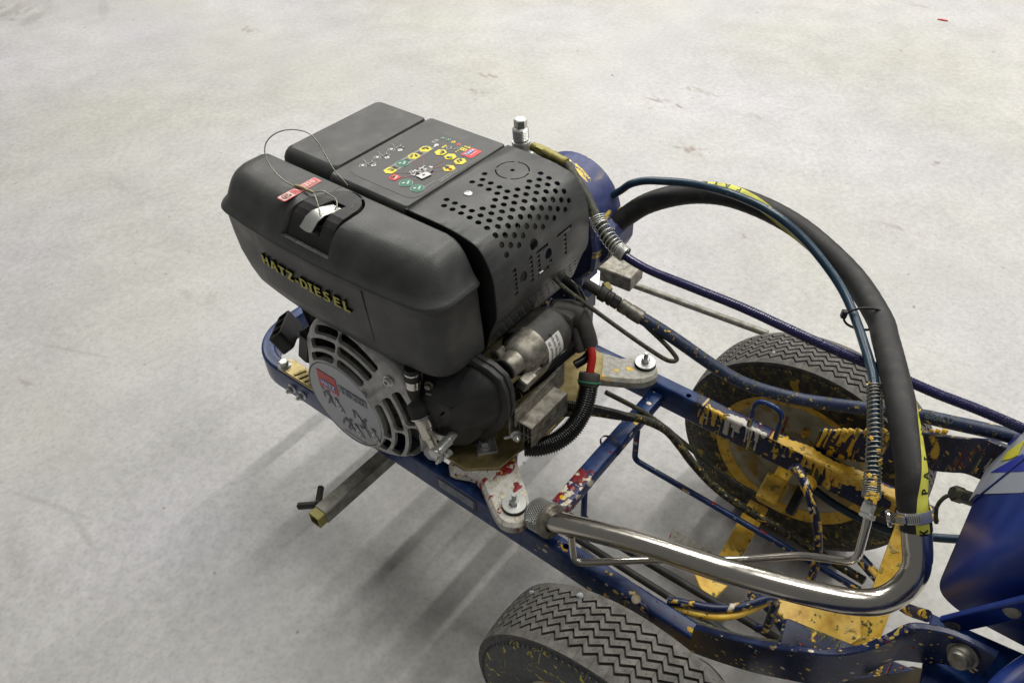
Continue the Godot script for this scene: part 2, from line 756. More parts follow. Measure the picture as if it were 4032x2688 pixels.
	M.mount = painted(splashed(1024, 41, [[0.0, Color8(186, 186, 178)], [0.5, Color8(208, 206, 198)], [1.0, Color8(170, 160, 140)]], [yellow, red, red, cream, cream, Color8(30, 26, 24)], [[red, 180, 0.008, 5, 2], [cream, 186, 0.009, 3], [yellow, 206, 0.012, 8]], 150, 2, 20.0), 4.2, 0.34, 0.14)
	M.mount_clean = painted(splashed(1024, 43, [[0.0, Color8(126, 124, 110)], [0.5, Color8(166, 163, 152)], [1.0, Color8(190, 188, 180)]], [yellow, red, cream], [], 60, 0, 20.0), 4.2, 0.34, 0.12)
	M.splash = painted(splashed(1024, 45, [[0.0, Color8(20, 26, 70)], [0.5, Color8(34, 46, 104)], [1.0, Color8(60, 56, 80)]], [cream, red, yellow, cream, Color8(24, 26, 50)], [[red, 150, 0.008, 3, 2], [cream, 150, 0.009, 5]], 340, 4, 20.0), 4.6, 0.34, 0.18)
	M.yellow_paint = painted(splashed(512, 47, [[0.0, Color8(196, 144, 34)], [0.4, Color8(228, 182, 56)], [0.7, Color8(236, 196, 82)], [1.0, Color8(210, 172, 70)]], [yellow2, olive, Color8(120, 70, 40)], [[Color8(176, 150, 70), 190, 0.02, 3], [olive, 214, 0.02, 5]], 120, 6, 5.0), 4.0, 0.4, 0.12)
	M.pump_blue = painted(splashed(1024, 49, [[0.0, Color8(46, 54, 98)], [0.5, Color8(56, 66, 114)], [1.0, Color8(78, 84, 124)]], [yellow2, yellow], [[yellow2, 186, 0.010, 3, -1]], 240, 0, 8.0), 2.8, 0.45, 0.1)
	M.hose_dirty = painted(splashed(1024, 51, [[0.0, Color8(30, 38, 62)], [0.5, Color8(38, 52, 84)], [1.0, Color8(60, 66, 74)]], [yellow, yellow2, olive], [[olive, 196, 0.02, 3], [yellow, 204, 0.018, 9]], 200, 0, 6.0), 4.0, 0.42, 0.12)
	M.blue_hose = painted(splashed(512, 53, [[0.0, Color8(20, 44, 62)], [0.5, Color8(28, 56, 76)], [1.0, Color8(52, 74, 88)]], [yellow2, olive], [], 26, 0, 3.0), 3.0, 0.3, 0.05)
	M.cable_dirty = painted(splashed(512, 55, [[0.0, Color8(40, 42, 38)], [0.5, Color8(56, 57, 50)], [1.0, Color8(84, 82, 62)]], [Color8(120, 112, 60), olive], [[Color8(98, 94, 58), 176, 0.03, 3]], 80, 0, 3.0), 5.0, 0.6, 0.08)
	M.conduit_dirty = painted(splashed(512, 57, [[0.0, Color8(26, 26, 24)], [0.5, Color8(40, 40, 36)], [1.0, Color8(70, 68, 50)]], [yellow, olive, cream], [[Color8(96, 92, 54), 160, 0.03, 3], [yellow, 208, 0.03, 5]], 60, 0, 4.0), 5.0, 0.6, 0.08)
	M.rod_purple = flat_mat(Color8(34, 32, 78), 0.22)
	M.hopper = flat_mat(Color.WHITE, 0.36)
	M.hopper.albedo_texture = ramp_texture(512, 0.012, 4, 58, [[0.0, Color8(12, 38, 112)], [0.5, Color8(18, 50, 130)], [1.0, Color8(46, 66, 132)]])
	triplanar(M.hopper, 2.0)
	M.rim = painted(splashed(512, 59, [[0.0, Color8(142, 134, 106)], [0.5, Color8(178, 170, 146)], [1.0, Color8(190, 186, 170)]], [yellow, Color8(140, 60, 44)], [[Color8(170, 140, 60), 186, 0.008, 3]], 50, 3, 4.0), 3.0, 0.5, 0.06)
	M.white_paint = flat_mat(Color8(214, 210, 198), 0.4)
	M.lever = painted(splashed(1024, 73, navy, [yellow, yellow2, cream, yellow, red], [[yellow, 168, 0.010, 3], [cream, 196, 0.012, 5]], 200, 4, 14.0), 4.0, 0.36, 0.16)

	# tyres
	m = flat_mat(Color.WHITE, 0.8)
	m.albedo_texture = ramp_texture(512, 0.02, 5, 61, [[0.0, Color8(72, 70, 66)], [0.5, Color8(94, 92, 88)], [0.75, Color8(104, 102, 97)], [1.0, Color8(122, 116, 104)]])
	m.heightmap_enabled = true
	m.heightmap_texture = T.fine
	m.heightmap_scale = 0.02
	M.tread = triplanar(m, 5.0)
	m = flat_mat(Color.WHITE, 0.75)
	m.albedo_texture = ramp_texture(512, 0.03, 4, 62, [[0.0, Color8(34, 32, 28)], [0.6, Color8(52, 48, 42)], [1.0, Color8(84, 76, 62)]])
	M.tread_floor = triplanar(m, 5.0)
	M.wall_near = painted(splashed(1024, 63, [[0.0, Color8(62, 63, 66)], [0.5, Color8(72, 74, 78)], [1.0, Color8(92, 92, 90)]], [Color8(206, 190, 84), Color8(220, 208, 130), Color8(206, 206, 202)], [[Color8(206, 188, 70), 206, 0.012, 5]], 320, 14, 3.0), 4.0, 0.6, 0.08)
	M.wall_far = painted(splashed(1024, 65, [[0.0, Color8(30, 30, 24)], [0.45, Color8(46, 45, 36)], [0.6, Color8(66, 62, 40)], [1.0, Color8(116, 104, 48)]], [Color8(196, 168, 64), Color8(150, 130, 56), yellow], [[Color8(168, 140, 44), 196, 0.006, 5, 1], [Color8(206, 166, 52), 214, 0.012, 9, 1]], 220, 24, 4.0), 3.0, 0.6, 0.1)

	# prints
	M.print = flat_mat(Color.WHITE, 0.4)
	M.print.vertex_color_use_as_albedo = true
	M.print.vertex_color_is_srgb = true
	M.badge = flat_mat(Color8(172, 174, 178), 0.38, 0.25)
	M.letter = flat_mat(Color8(196, 188, 62), 0.4)
	M.red_cable = flat_mat(Color8(176, 34, 32), 0.4)
	M.green = flat_mat(Color8(40, 112, 82), 0.45)
	M.stripe = flat_mat(Color.WHITE, 0.6)
	M.stripe.albedo_texture = ramp_texture(256, 0.03, 3, 71, [[0.0, Color8(168, 164, 58)], [0.5, Color8(206, 204, 76)], [1.0, Color8(216, 214, 96)]])
	triplanar(M.stripe, 6.0)


# ---------------------------------------------------------------- floor

func build_floor() -> void:
	# painted concrete: one sheet, its colour computed over the nine metres round the machine
	var size := 2048
	var span := 9.0
	var corner := Vector2(-6.5, -6.8)
	var broad := noise_bytes(size, 0.004, 4, 101)
	var mid := noise_bytes(size, 0.022, 4, 102)
	var fine := noise_bytes(size, 0.16, 2, 103)
	var data := PackedByteArray()
	data.resize(size * size * 3)
	for i in size * size:
		var v := 181.0 + (broad[i] - 128) * 0.06 + (mid[i] - 128) * 0.06 + (fine[i] - 128) * 0.07
		data[i * 3] = int(clampf(v + 0.5, 0, 255))
		data[i * 3 + 1] = int(clampf(v - 0.5, 0, 255))
		data[i * 3 + 2] = int(clampf(v - 2.5 + (broad[(i + 77777) % (size * size)] - 128) * 0.05, 0, 255))
	var r := RandomNumberGenerator.new()
	r.seed = 5
	# specks of grit pressed into the paint
	for k in 1500:
		var x := r.randi() % size
		var y := r.randi() % size
		var rad := 0.5 + 0.9 * pow(r.randf(), 6.0)
		blot(data, size, x, y, rad, rad * r.randf_range(0.6, 1.6), r.randf() * 3.0, Color(0.27, 0.25, 0.22), r.randf_range(0.2, 0.7), r)
	# scuffs, mostly along the way the floor was swept
	for k in 260:
		var len := 3.0 + 26.0 * pow(r.randf(), 3.0)
		blot(data, size, r.randf() * size, r.randf() * size, len, 0.8 + r.randf() * 1.2, 0.25 + r.randfn(0.0, 0.35), Color(0.45, 0.44, 0.42), r.randf_range(0.06, 0.22), r)
	# stains; the last two rows are broad darker patches, far left: [x, z, half length, half width, turn, strength, brown]
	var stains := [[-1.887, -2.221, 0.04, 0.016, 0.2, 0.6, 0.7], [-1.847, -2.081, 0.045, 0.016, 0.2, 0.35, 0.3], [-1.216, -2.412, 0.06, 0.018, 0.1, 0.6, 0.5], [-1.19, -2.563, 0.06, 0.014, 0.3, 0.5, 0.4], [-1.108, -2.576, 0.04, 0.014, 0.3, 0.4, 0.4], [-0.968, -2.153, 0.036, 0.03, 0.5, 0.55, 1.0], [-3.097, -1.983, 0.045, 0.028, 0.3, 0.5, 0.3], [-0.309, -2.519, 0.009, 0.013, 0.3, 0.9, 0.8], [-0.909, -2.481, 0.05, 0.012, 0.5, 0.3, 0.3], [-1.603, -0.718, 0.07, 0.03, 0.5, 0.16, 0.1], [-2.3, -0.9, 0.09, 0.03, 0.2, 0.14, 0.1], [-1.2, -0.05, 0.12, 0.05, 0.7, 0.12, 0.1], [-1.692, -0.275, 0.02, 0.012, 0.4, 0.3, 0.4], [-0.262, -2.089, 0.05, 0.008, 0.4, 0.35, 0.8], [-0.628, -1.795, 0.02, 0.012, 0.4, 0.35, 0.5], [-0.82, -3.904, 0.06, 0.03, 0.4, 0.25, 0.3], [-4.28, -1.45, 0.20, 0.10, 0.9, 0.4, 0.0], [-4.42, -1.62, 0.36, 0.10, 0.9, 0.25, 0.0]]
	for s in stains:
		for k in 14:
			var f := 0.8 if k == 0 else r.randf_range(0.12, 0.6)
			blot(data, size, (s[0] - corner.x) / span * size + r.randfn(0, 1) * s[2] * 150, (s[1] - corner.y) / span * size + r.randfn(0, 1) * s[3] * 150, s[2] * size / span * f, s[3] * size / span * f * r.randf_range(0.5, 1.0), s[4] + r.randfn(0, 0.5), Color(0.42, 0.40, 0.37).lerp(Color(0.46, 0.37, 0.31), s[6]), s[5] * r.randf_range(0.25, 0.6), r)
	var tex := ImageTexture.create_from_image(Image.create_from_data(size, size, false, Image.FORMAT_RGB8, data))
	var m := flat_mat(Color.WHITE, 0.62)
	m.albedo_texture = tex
	m.detail_enabled = true
	m.detail_blend_mode = BaseMaterial3D.BLEND_MODE_MUL
	m.detail_uv_layer = BaseMaterial3D.DETAIL_UV_2
	m.detail_albedo = ramp_texture(512, 0.09, 4, 104, [[0.0, Color8(226, 226, 226)], [0.35, Color8(246, 246, 246)], [0.6, Color8(252, 252, 252)], [1.0, Color8(255, 255, 255)]])
	m.roughness_texture = ramp_texture(512, 0.01, 4, 105, [[0.0, Color(0.8, 0.8, 0.8)], [1.0, Color(1, 1, 1)]])
	var st := SurfaceTool.new()
	st.begin(Mesh.PRIMITIVE_TRIANGLES)
	var h := 26.0
	for q in [Vector2(-h, -h), Vector2(h, -h), Vector2(h, h), Vector2(-h, -h), Vector2(h, h), Vector2(-h, h)]:
		st.set_normal(Vector3.UP)
		st.set_uv(Vector2((q.x - corner.x) / span, (q.y - corner.y) / span))
		st.set_uv2(q / 0.55)
		st.add_vertex(Vector3(q.x, 0, q.y))
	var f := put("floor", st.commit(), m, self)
	f.set_meta("kind", "structure")
	f.set_meta("label", "grey painted concrete floor with scuffs, specks and brown stains")


func blot(data: PackedByteArray, size: int, cx: float, cy: float, ra: float, rb: float, turn: float, c: Color, strength: float, r: RandomNumberGenerator) -> void:
	var big := int(maxf(ra, rb)) + 2
	var ca := cos(turn)
	var sa := sin(turn)
	for dy in range(-big, big + 1):
		for dx in range(-big, big + 1):
			var u := (dx * ca + dy * sa) / ra
			var v := (-dx * sa + dy * ca) / rb
			var d := u * u + v * v
			if d > 1.0:
				continue
			var a := strength * (1.0 - d * d) * (0.7 + 0.3 * r.randf())
			var i := (posmod(int(cy) + dy, size) * size + posmod(int(cx) + dx, size)) * 3
			data[i] = int(lerpf(data[i], c.r * 255, a))
			data[i + 1] = int(lerpf(data[i + 1], c.g * 255, a))
			data[i + 2] = int(lerpf(data[i + 2], c.b * 255, a))


# ---------------------------------------------------------------- engine

var cover_line := PackedVector2Array()
var cover_s := PackedFloat32Array()


func make_cover_line() -> void:
	var c := P2([-0.7, 0.70, -0.66, 0.70, -0.60, 0.70, -0.570, 0.698, -0.540, 0.692, -0.5275, 0.683, -0.519, 0.671, -0.5125, 0.657, -0.509, 0.643, -0.5065, 0.615, -0.506, 0.59, -0.509, 0.575, -0.515, 0.562, -0.523, 0.538, -0.532, 0.512, -0.545, 0.49])
	for i in c.size() - 1:
		var a := c[maxi(i - 1, 0)]
		var d := c[mini(i + 2, c.size() - 1)]
		for k in 5:
			cover_line.append(c[i].cubic_interpolate(c[i + 1], a, d, k / 5.0))
	cover_line.append(c[c.size() - 1])
	var s := 0.0
	cover_s.append(0.0)
	for i in range(1, cover_line.size()):
		s += cover_line[i].distance_to(cover_line[i - 1])
		cover_s.append(s)


func on_cover(s: float, z: float) -> Transform3D:
	# a frame on the cover: x along z of the world (reversed), y up the slope, z outwards
	var i := 1
	while i < cover_s.size() - 1 and cover_s[i] < s:
		i += 1
	var f := (s - cover_s[i - 1]) / (cover_s[i] - cover_s[i - 1])
	var p := cover_line[i - 1].lerp(cover_line[i], f)
	var t := (cover_line[i] - cover_line[i - 1]).normalized()
	var out := Vector3(-t.y, t.x, 0)
	var up := Vector3(-t.x, -t.y, 0)
	return Transform3D(Basis(up.cross(out), up, out), Vector3(p.x, p.y, z))


func plan(y: float, x0: float, x1: float, zf: float, zb: float, r: float, bow: float, rb := -1.0) -> PackedVector3Array:
	# rounded rectangle seen from above, its front edge bowed outwards; rb: radius of the rear corners
	var o := PackedVector3Array()
	var base := PackedVector2Array()
	var w := x1 - x0
	var d := zf - zb
	var cx := (x0 + x1) / 2
	var cz := (zf + zb) / 2
	var rr := PackedVector2Array()
	for q in 4:
		var rad := r if q >= 2 or rb < 0.0 else rb
		var c := Vector2((w / 2 - rad) * (1 if q == 0 or q == 3 else -1), (d / 2 - rad) * (1 if q < 2 else -1))
		for k in 8:
			var a := PI / 2 * (q + k / 7.0)
			rr.append(c + rad * Vector2(cos(a), sin(a)))
	for i in rr.size():
		var a := rr[i]
		var b := rr[(i + 1) % rr.size()]
		base.append(a)
		if i % 8 == 7:
			for k in range(1, 14):
				base.append(a.lerp(b, k / 14.0))
	for p in base:
		var z := cz - p.y
		var t := clampf((z - zb) / d, 0, 1)
		z += bow * t * (1.0 - pow(p.x / (w / 2), 2.0))
		o.append(Vector3(cx + p.x, y, z))
	return o


func tank_front(x: float) -> float:
	return -0.4985 + 0.0165 * (1.0 - pow((x + 0.747) / 0.222, 2.0))


func build_engine() -> void:
	make_cover_line()
	var e := thing("diesel_engine", "black and silver diesel engine with yellow raised lettering, bolted on the blue cart", "engine", Vector3(-0.70, 0.335, -0.66))
	engine_tank(e)
	engine_covers(e)
	engine_labels(e)
	engine_recoil(e)
	engine_side(e)
	engine_starter(e)


func engine_tank(e: Node3D) -> void:
	# tank: [height, left, right, front, back, corner, bow]
	var lv := [
		[0.5195, -0.905, -0.540, -0.512, -0.572, 0.022, 0.013], [0.5215, -0.920, -0.529, -0.5045, -0.580, 0.026, 0.0145], [0.528, -0.932, -0.523, -0.4995, -0.583, 0.03, 0.016],
		[0.545, -0.946, -0.5225, -0.4985, -0.583, 0.032, 0.0165], [0.572, -0.961, -0.524, -0.4985, -0.583, 0.032, 0.0165], [0.60, -0.966, -0.5265, -0.4985, -0.583, 0.032, 0.0165],
		[0.633, -0.9685, -0.5285, -0.4985, -0.583, 0.032, 0.0165], [0.6372, -0.9725, -0.5255, -0.4955, -0.583, 0.034, 0.0165], [0.6415, -0.9745, -0.5235, -0.4938, -0.583, 0.035, 0.0165],
		[0.6455, -0.972, -0.527, -0.4965, -0.583, 0.034, 0.0165], [0.649, -0.968, -0.530, -0.5005, -0.583, 0.032, 0.0165], [0.657, -0.964, -0.5345, -0.5045, -0.583, 0.031, 0.0162],
		[0.670, -0.959, -0.5405, -0.5085, -0.583, 0.03, 0.0155], [0.680, -0.955, -0.546, -0.5125, -0.583, 0.029, 0.0145], [0.688, -0.950, -0.552, -0.517, -0.5825, 0.028, 0.013],
		[0.6945, -0.943, -0.5595, -0.523, -0.5815, 0.026, 0.011], [0.6985, -0.934, -0.569, -0.530, -0.5795, 0.022, 0.008], [0.70, -0.922, -0.581, -0.537, -0.577, 0.016, 0.004],
	]
	var rings := []
	for l in lv:
		rings.append(plan(l[0], l[1], l[2], l[3], l[4], l[5], l[6], minf(l[5], 0.008)))
	var body := B.new()
	loft(body, rings)
	# the horseshoe recess of the filler flap, cut down through the top and the front
	var shoe := P2([-0.8135, -0.46, -0.790, -0.515, -0.7775, -0.543, -0.770, -0.558, -0.760, -0.5695, -0.748, -0.5755, -0.736, -0.577, -0.722, -0.574, -0.709, -0.566, -0.701, -0.554, -0.6985, -0.54, -0.702, -0.515, -0.727, -0.46])
	var down := Transform3D(Basis(Vector3.RIGHT, Vector3(0, 0, 1), Vector3(0, -1, 0)), Vector3(0, 0, 0))
	var cut := B.new()
	shoe = rounded(ccw(shoe), 4)
	prism(cut, shoe, down, -0.73, -0.6555)
	var tank := put("fuel_tank", solid([["+", body.done()], ["-", cut.done()]]), M.plastic, e)
	# the flap: the tank's own top, a little smaller than its recess and 2 mm proud
	var side := B.new()
	prism(side, P2([-0.590, 0.648, -0.590, 0.7025, -0.535, 0.7025, -0.5225, 0.7005, -0.514, 0.6955, -0.5075, 0.6885, -0.5025, 0.679, -0.4985, 0.668, -0.494, 0.6565, -0.4955, 0.653, -0.504, 0.648]), Transform3D(Basis(Vector3(0, 0, 1), Vector3.UP, Vector3.LEFT), Vector3(-0.60, 0, 0)), 0.0, 0.30)
	var inner := B.new()
	prism(inner, inset(ccw(shoe), 0.0042), down, -0.73, -0.64)
	var slot := B.new()
	prism(slot, P2([-0.7475, -0.5445, -0.7215, -0.5445, -0.7465, -0.45, -0.7775, -0.45]), down, -0.73, -0.672)
	put("filler_flap", solid([["+", side.done()], ["*", inner.done()], ["-", slot.done()]]), M.dark_plastic, tank)
	# bright bent lever in the slot of the flap
	var lev := B.new()
	var lp := P2([0.699, -0.540, 0.6995, -0.525, 0.698, -0.514, 0.692, -0.505, 0.683, -0.4985, 0.678, -0.4945])
	lev.smooth()
	var rows := []
	for i in lp.size():
		var row := PackedVector3Array()
		for k in 7:
			var t := k / 6.0
			var cx := -0.7455 - (lp[i].y + 0.540) * 0.42
			row.append(Vector3(cx + 0.0235 * t, lp[i].x + 0.0035 * pow(2 * t - 1, 2.0) * (float(i) / lp.size()), lp[i].y))
		rows.append(row)
	for i in rows.size() - 1:
		for k in 6:
			lev.quad(rows[i][k], rows[i][k + 1], rows[i + 1][k + 1], rows[i + 1][k])
			var d := Vector3(0, -0.0014, -0.0008)
			lev.quad(rows[i][k] + d, rows[i + 1][k] + d, rows[i + 1][k + 1] + d, rows[i][k + 1] + d)
	put("flap_lever", lev.done(), M.zinc, tank, "bright metal lever bent over the front of the filler flap")
	var cap_word := B.new()
	append_text(cap_word, "DIESEL", 0.0095, 0.0004, Transform3D(Basis(Vector3(0.35, 0, 0.94).normalized(), Vector3(0.94, 0, -0.35).normalized(), Vector3.UP), Vector3(-0.716, 0.7026, -0.556)))
	put("embossed_word", cap_word.done(), M.plastic, tank)
	# thin raised field on the front face
	var pn := B.new()
	pn.smooth()
	for i in 20:
		for j in 6:
			var q := []
			for c in [[0, 0], [1, 0], [1, 1], [0, 1]]:
				var u: float = (i + c[0]) / 20.0
				var v: float = (j + c[1]) / 6.0
				var x := lerpf(lerpf(-0.869, -0.864, v), lerpf(-0.640, -0.648, v), u)
				q.append(Vector3(x, lerpf(0.5475, 0.6335, v), tank_front(x) + 0.0008))
			pn.quad(q[0], q[3], q[2], q[1])
	put("name_field", pn.done(), M.plastic, tank)
	# raised letters
	var word := "HATZ-DIESEL"
	var wide := [0.0205, 0.0205, 0.0175, 0.0185, 0.0095, 0.0205, 0.0085, 0.0185, 0.0190, 0.0185, 0.0165]
	var x := -0.8625
	for i in word.length():
		var b := B.new()
		var c: float = x + wide[i] / 2
		x += wide[i] + 0.0004
		var slope := -2.0 * 0.0165 * (c + 0.747) / (0.222 * 0.222)
		var r := Vector3(1, 0, slope).normalized()
		var lf := Basis(r * 1.22, Vector3.UP * 0.95, r.cross(Vector3.UP))
		append_text(b, word[i], 0.0236, 0.0036, Transform3D(lf, Vector3(c, 0.5945, tank_front(c) + 0.0022)), true)
		put("letter", b.done(), M.black, tank)
		b = B.new()
		append_text(b, word[i], 0.0236, 0.0005, Transform3D(lf, Vector3(c, 0.5945, tank_front(c) + 0.0043)), true)
		put("letter_face", b.done(), M.letter, tank)


func engine_covers(e: Node3D) -> void:
	# block and works in the dark under the covers
	var b := B.new()
	box(b, Transform3D(Basis.IDENTITY, Vector3(-0.735, 0.47, -0.69)), Vector3(0.30, 0.22, 0.22), 0.01)
	box(b, Transform3D(Basis.IDENTITY, Vector3(-0.72, 0.63, -0.70)), Vector3(0.34, 0.09, 0.17), 0.01)
	put("engine_block", b.done(), M.black, e)
	b = B.new()
	cyl(b, Vector3(-0.575, 0.635, -0.615), Vector3(-0.575, 0.635, -0.745), 0.034, 28, 0.006)
	put("silencer", b.done(), M.grey_metal, e)
	# rear left cover
	var rings := []
	for l in [[0.50, 0.012, 0.004], [0.56, 0.012, 0.002], [0.66, 0.012, 0.0], [0.684, 0.012, 0.0012], [0.692, 0.012, 0.0038], [0.6975, 0.010, 0.008], [0.70, 0.008, 0.0135]]:
		rings.append(plan(l[0], -0.9315 + l[2], -0.8125 - l[2] * 0.15, -0.5985 - l[2], -0.8055 + l[2] * 0.6, l[1], 0.0))
	b = B.new()
	loft(b, rings)
	put("air_duct_cover", b.done(), M.plastic, e)
	# cover with the printed plate
	rings = []
	for l in [[0.56, 0.006, 0.0], [0.68, 0.006, 0.0], [0.6945, 0.006, 0.0008], [0.6985, 0.006, 0.0028], [0.70, 0.005, 0.0055]]:
		rings.append(plan(l[0], -0.8095 + l[2] * 0.3, -0.6575 - l[2] * 0.3, -0.589 - l[2], -0.8065 + l[2] * 0.6, l[1], 0.0))
	b = B.new()
	loft(b, rings)
	put("service_cover", b.done(), M.plastic, e)
	# perforated cover over the silencer
	var poly := PackedVector2Array()
	for p in cover_line:
		if p.x >= -0.6546:
			poly.append(p)
	poly.insert(0, Vector2(-0.6546, 0.70))
	var n := poly.size()
	for i in n:
		var k := n - 1 - i
		var t := (poly[mini(k + 1, n - 1)] - poly[maxi(k - 1, 0)]).normalized()
		poly.append(poly[k] + Vector2(t.y, -t.x) * 0.0032)
	b = B.new()
	prism(b, poly, Transform3D.IDENTITY, -0.8055, -0.5895, 0.0010, true)
	var cuts := [["+", b.done()]]
	var drill := B.new()
	prism(drill, ngon(0.0043, 16), Transform3D.IDENTITY, -0.008, 0.008)
	var dm := drill.done()
	var rows := {0: [1, 5, 7], 1: [0, 6], 2: [1, 5], 3: [0, 6], 4: [1, 5], 5: [0, 6], 6: [1, 5], 7: [0, 2, 4, 6], 8: [1, 3, 5, 7, 11], 9: [0, 2, 4, 6, 8, 10], 10: [1, 3, 5, 7, 9, 11], 11: [0, 2, 4, 6, 8, 10], 12: [1, 3, 5, 7, 9, 11], 13: [0, 2, 4, 6, 8, 10], 14: [1, 3, 5, 7, 9, 11], 15: [0, 2, 4, 6, 8, 10], 16: [1, 3, 5, 7, 9, 11], 17: [0, 2, 6, 8, 10]}
	rows[8] = [1, 3, 5, 7, 9, 11]
	for j in rows:
		for k in rows[j]:
			if j < 7 and k >= 5:
				continue
			cuts.append(["-", dm, on_cover(0.0725 + 0.0074 * j, -0.6245 - 0.0132 * k)])
	for p in [[0.071, -0.6926], [0.071, -0.7195], [0.0786, -0.7057], [0.0861, -0.6921], [0.0938, -0.7052], [0.1018, -0.6912], [0.1096, -0.7047], [0.1171, -0.6908]]:
		cuts.append(["-", dm, on_cover(p[0], p[1])])
	var big := B.new()
	prism(big, ngon(0.0082, 24), Transform3D.IDENTITY, -0.01, 0.01)
	cuts.append(["-", big.done(), on_cover(0.2111, -0.6772)])
	# the round cut-out beside them: four arcs
	for q in 4:
		var arc := PackedVector2Array()
		var a0 := PI / 2 * q + 0.55
		for k in 15:
			var a := a0 + (PI / 2 - 0.22) * k / 14.0
			arc.append(0.0247 * Vector2(cos(a), sin(a)))
		for k in 15:
			var a := a0 + (PI / 2 - 0.22) * (14 - k) / 14.0
			arc.append(0.0226 * Vector2(cos(a), sin(a)))
		var ab := B.new()
		prism(ab, arc, Transform3D.IDENTITY, -0.01, 0.01)
		cuts.append(["-", ab.done(), on_cover(0.0965, -0.7503)])
	var mid := B.new()
	prism(mid, ngon(0.0035, 16), Transform3D.IDENTITY, -0.01, 0.01)
	cuts.append(["-", mid.done(), on_cover(0.0965, -0.7503)])
	# the word HOT, punched as short slots
	var slot := B.new()
	prism(slot, P2([-0.0038, -0.0036, 0.0038, -0.0022, 0.0038, 0.0038, -0.0038, 0.0024]), Transform3D.IDENTITY, -0.008, 0.008)
	var sm := slot.done()
	for k in 6:
		var s := 0.2262 + k * 0.0073
		cuts.append(["-", sm, on_cover(s, -0.6305)])
		cuts.append(["-", sm, on_cover(s, -0.6658)])
		cuts.append(["-", sm, on_cover(s, -0.6822)])
		if k > 0:
			cuts.append(["-", sm, on_cover(s, -0.7446)])
	for k in 3:
		cuts.append(["-", sm, on_cover(0.2262, -0.6888 - 0.0066 * k)])
		cuts.append(["-", sm, on_cover(0.2627, -0.6888 - 0.0066 * k)])
	for k in 5:
		cuts.append(["-", sm, on_cover(0.2262, -0.7312 - 0.0067 * k)])
	cuts.append(["-", sm, on_cover(0.2554, -0.7086)])
	var oval := B.new()
	prism(oval, PackedVector2Array(Array(ngon(0.0092, 24)).map(func(p): return p * Vector2(0.8, 1.0))), Transform3D.IDENTITY, -0.01, 0.01)
	var om := oval.done()
	cuts.append(["-", om, on_cover(0.2462, -0.648)])
	cuts.append(["-", om, on_cover(0.2415, -0.7055)])
	# rows of small vents under it
	var vent := B.new()
	prism(vent, rrect(0.0062, 0.0042, 0.0018), Transform3D.IDENTITY, -0.008, 0.008)
	var vm := vent.done()
	for j in 4:
		for k in 13:
			cuts.append(["-", vm, on_cover(0.3075 + 0.0115 * j, -0.612 - 0.0145 * k - 0.007 * (j % 2))])
	put("perforated_cover", solid(cuts), M.plastic, e, "black cover full of round holes with a punched word")
	# dark turned-in edge of the cover along the gap
	var lip := PackedVector2Array()
	for p in cover_line:
		if p.x >= -0.6546:
			lip.append(p + (Vector2(-0.62, 0.58) - p).normalized() * 0.0012)
	lip.append(Vector2(-0.66, 0.48))
	lip.append(Vector2(-0.66, 0.698))
	b = B.new()
	prism(b, lip, Transform3D.IDENTITY, -0.5935, -0.5905)
	put("cover_lip", b.done(), M.black, e)
	# screw of the cover
	b = B.new()
	var sf := on_cover(0.0863, -0.666)
	lathe(b, sf.origin, sf.basis.z, P2([0.0, -0.002, 0.0066, -0.002, 0.0066, 0.0004, 0.0058, 0.0014, 0.003, 0.0022, 0.0, 0.0024]), 22)
	var cross := B.new()
	box(cross, Transform3D(sf.basis.rotated(sf.basis.z, 0.5), sf.origin + sf.basis.z * 0.0024), Vector3(0.006, 0.0015, 0.0022), 0.0002)
	var cross2 := B.new()
	box(cross2, Transform3D(sf.basis.rotated(sf.basis.z, 0.5 + PI / 2), sf.origin + sf.basis.z * 0.0024), Vector3(0.006, 0.0015, 0.0022), 0.0002)
	put("cover_screw", solid([["+", b.done()], ["-", cross.done()], ["-", cross2.done()]]), M.zinc, e)
	# small clips in the gap between tank and covers
	for x in [-0.775, -0.688]:
		b = B.new()
		box(b, Transform3D(Basis(Vector3.UP, 0.06), Vector3(x, 0.687, -0.5865)), Vector3(0.022, 0.004, 0.005), 0.001)
		put("gap_clip", b.done(), M.lead, e)


func hexagon(b: B, x: float, z: float, w: float, d: float, c: Color, y := 0.7005) -> void:
	b.tint = c
	prism(b, P2([-d / 2, 0, -d / 4, w / 2, d / 4, w / 2, d / 2, 0, d / 4, -w / 2, -d / 4, -w / 2]), TOP * Transform3D(Basis.IDENTITY, Vector3(z, x, y)), 0.0, 0.0002)


# printing on the top: reads along z, its head towards the handle
const TOP := Transform3D(Basis(Vector3(0, 0, 1), Vector3(1, 0, 0), Vector3(0, 1, 0)), Vector3.ZERO)


func patch(b: B, x: float, z: float, w: float, h: float, c: Color, y := 0.7005, turn := 0.0) -> void:
	b.tint = c
	prism(b, rrect(w, h, minf(w, h) * 0.12, 2), TOP * Transform3D(Basis(Vector3(0, 0, 1), turn), Vector3(z, x, y)), 0.0, 0.0002)


func disc(b: B, x: float, z: float, r: float, c: Color, y := 0.7005) -> void:
	b.tint = c
	prism(b, ngon(r, 24), TOP * Transform3D(Basis.IDENTITY, Vector3(z, x, y)), 0.0, 0.0002)


func stroke(b: B, x0: float, z0: float, x1: float, z1: float, w: float, c: Color, y := 0.7005) -> void:
	b.tint = c
	var d := Vector2(z1 - z0, x1 - x0)
	var s := Vector2(-d.y, d.x).normalized() * w / 2
	var a := Vector2(z0, x0)
	prism(b, PackedVector2Array([a - s, a + d - s, a + d + s, a + s]), TOP * Transform3D(Basis.IDENTITY, Vector3(0, 0, y)), 0.0, 0.0002)


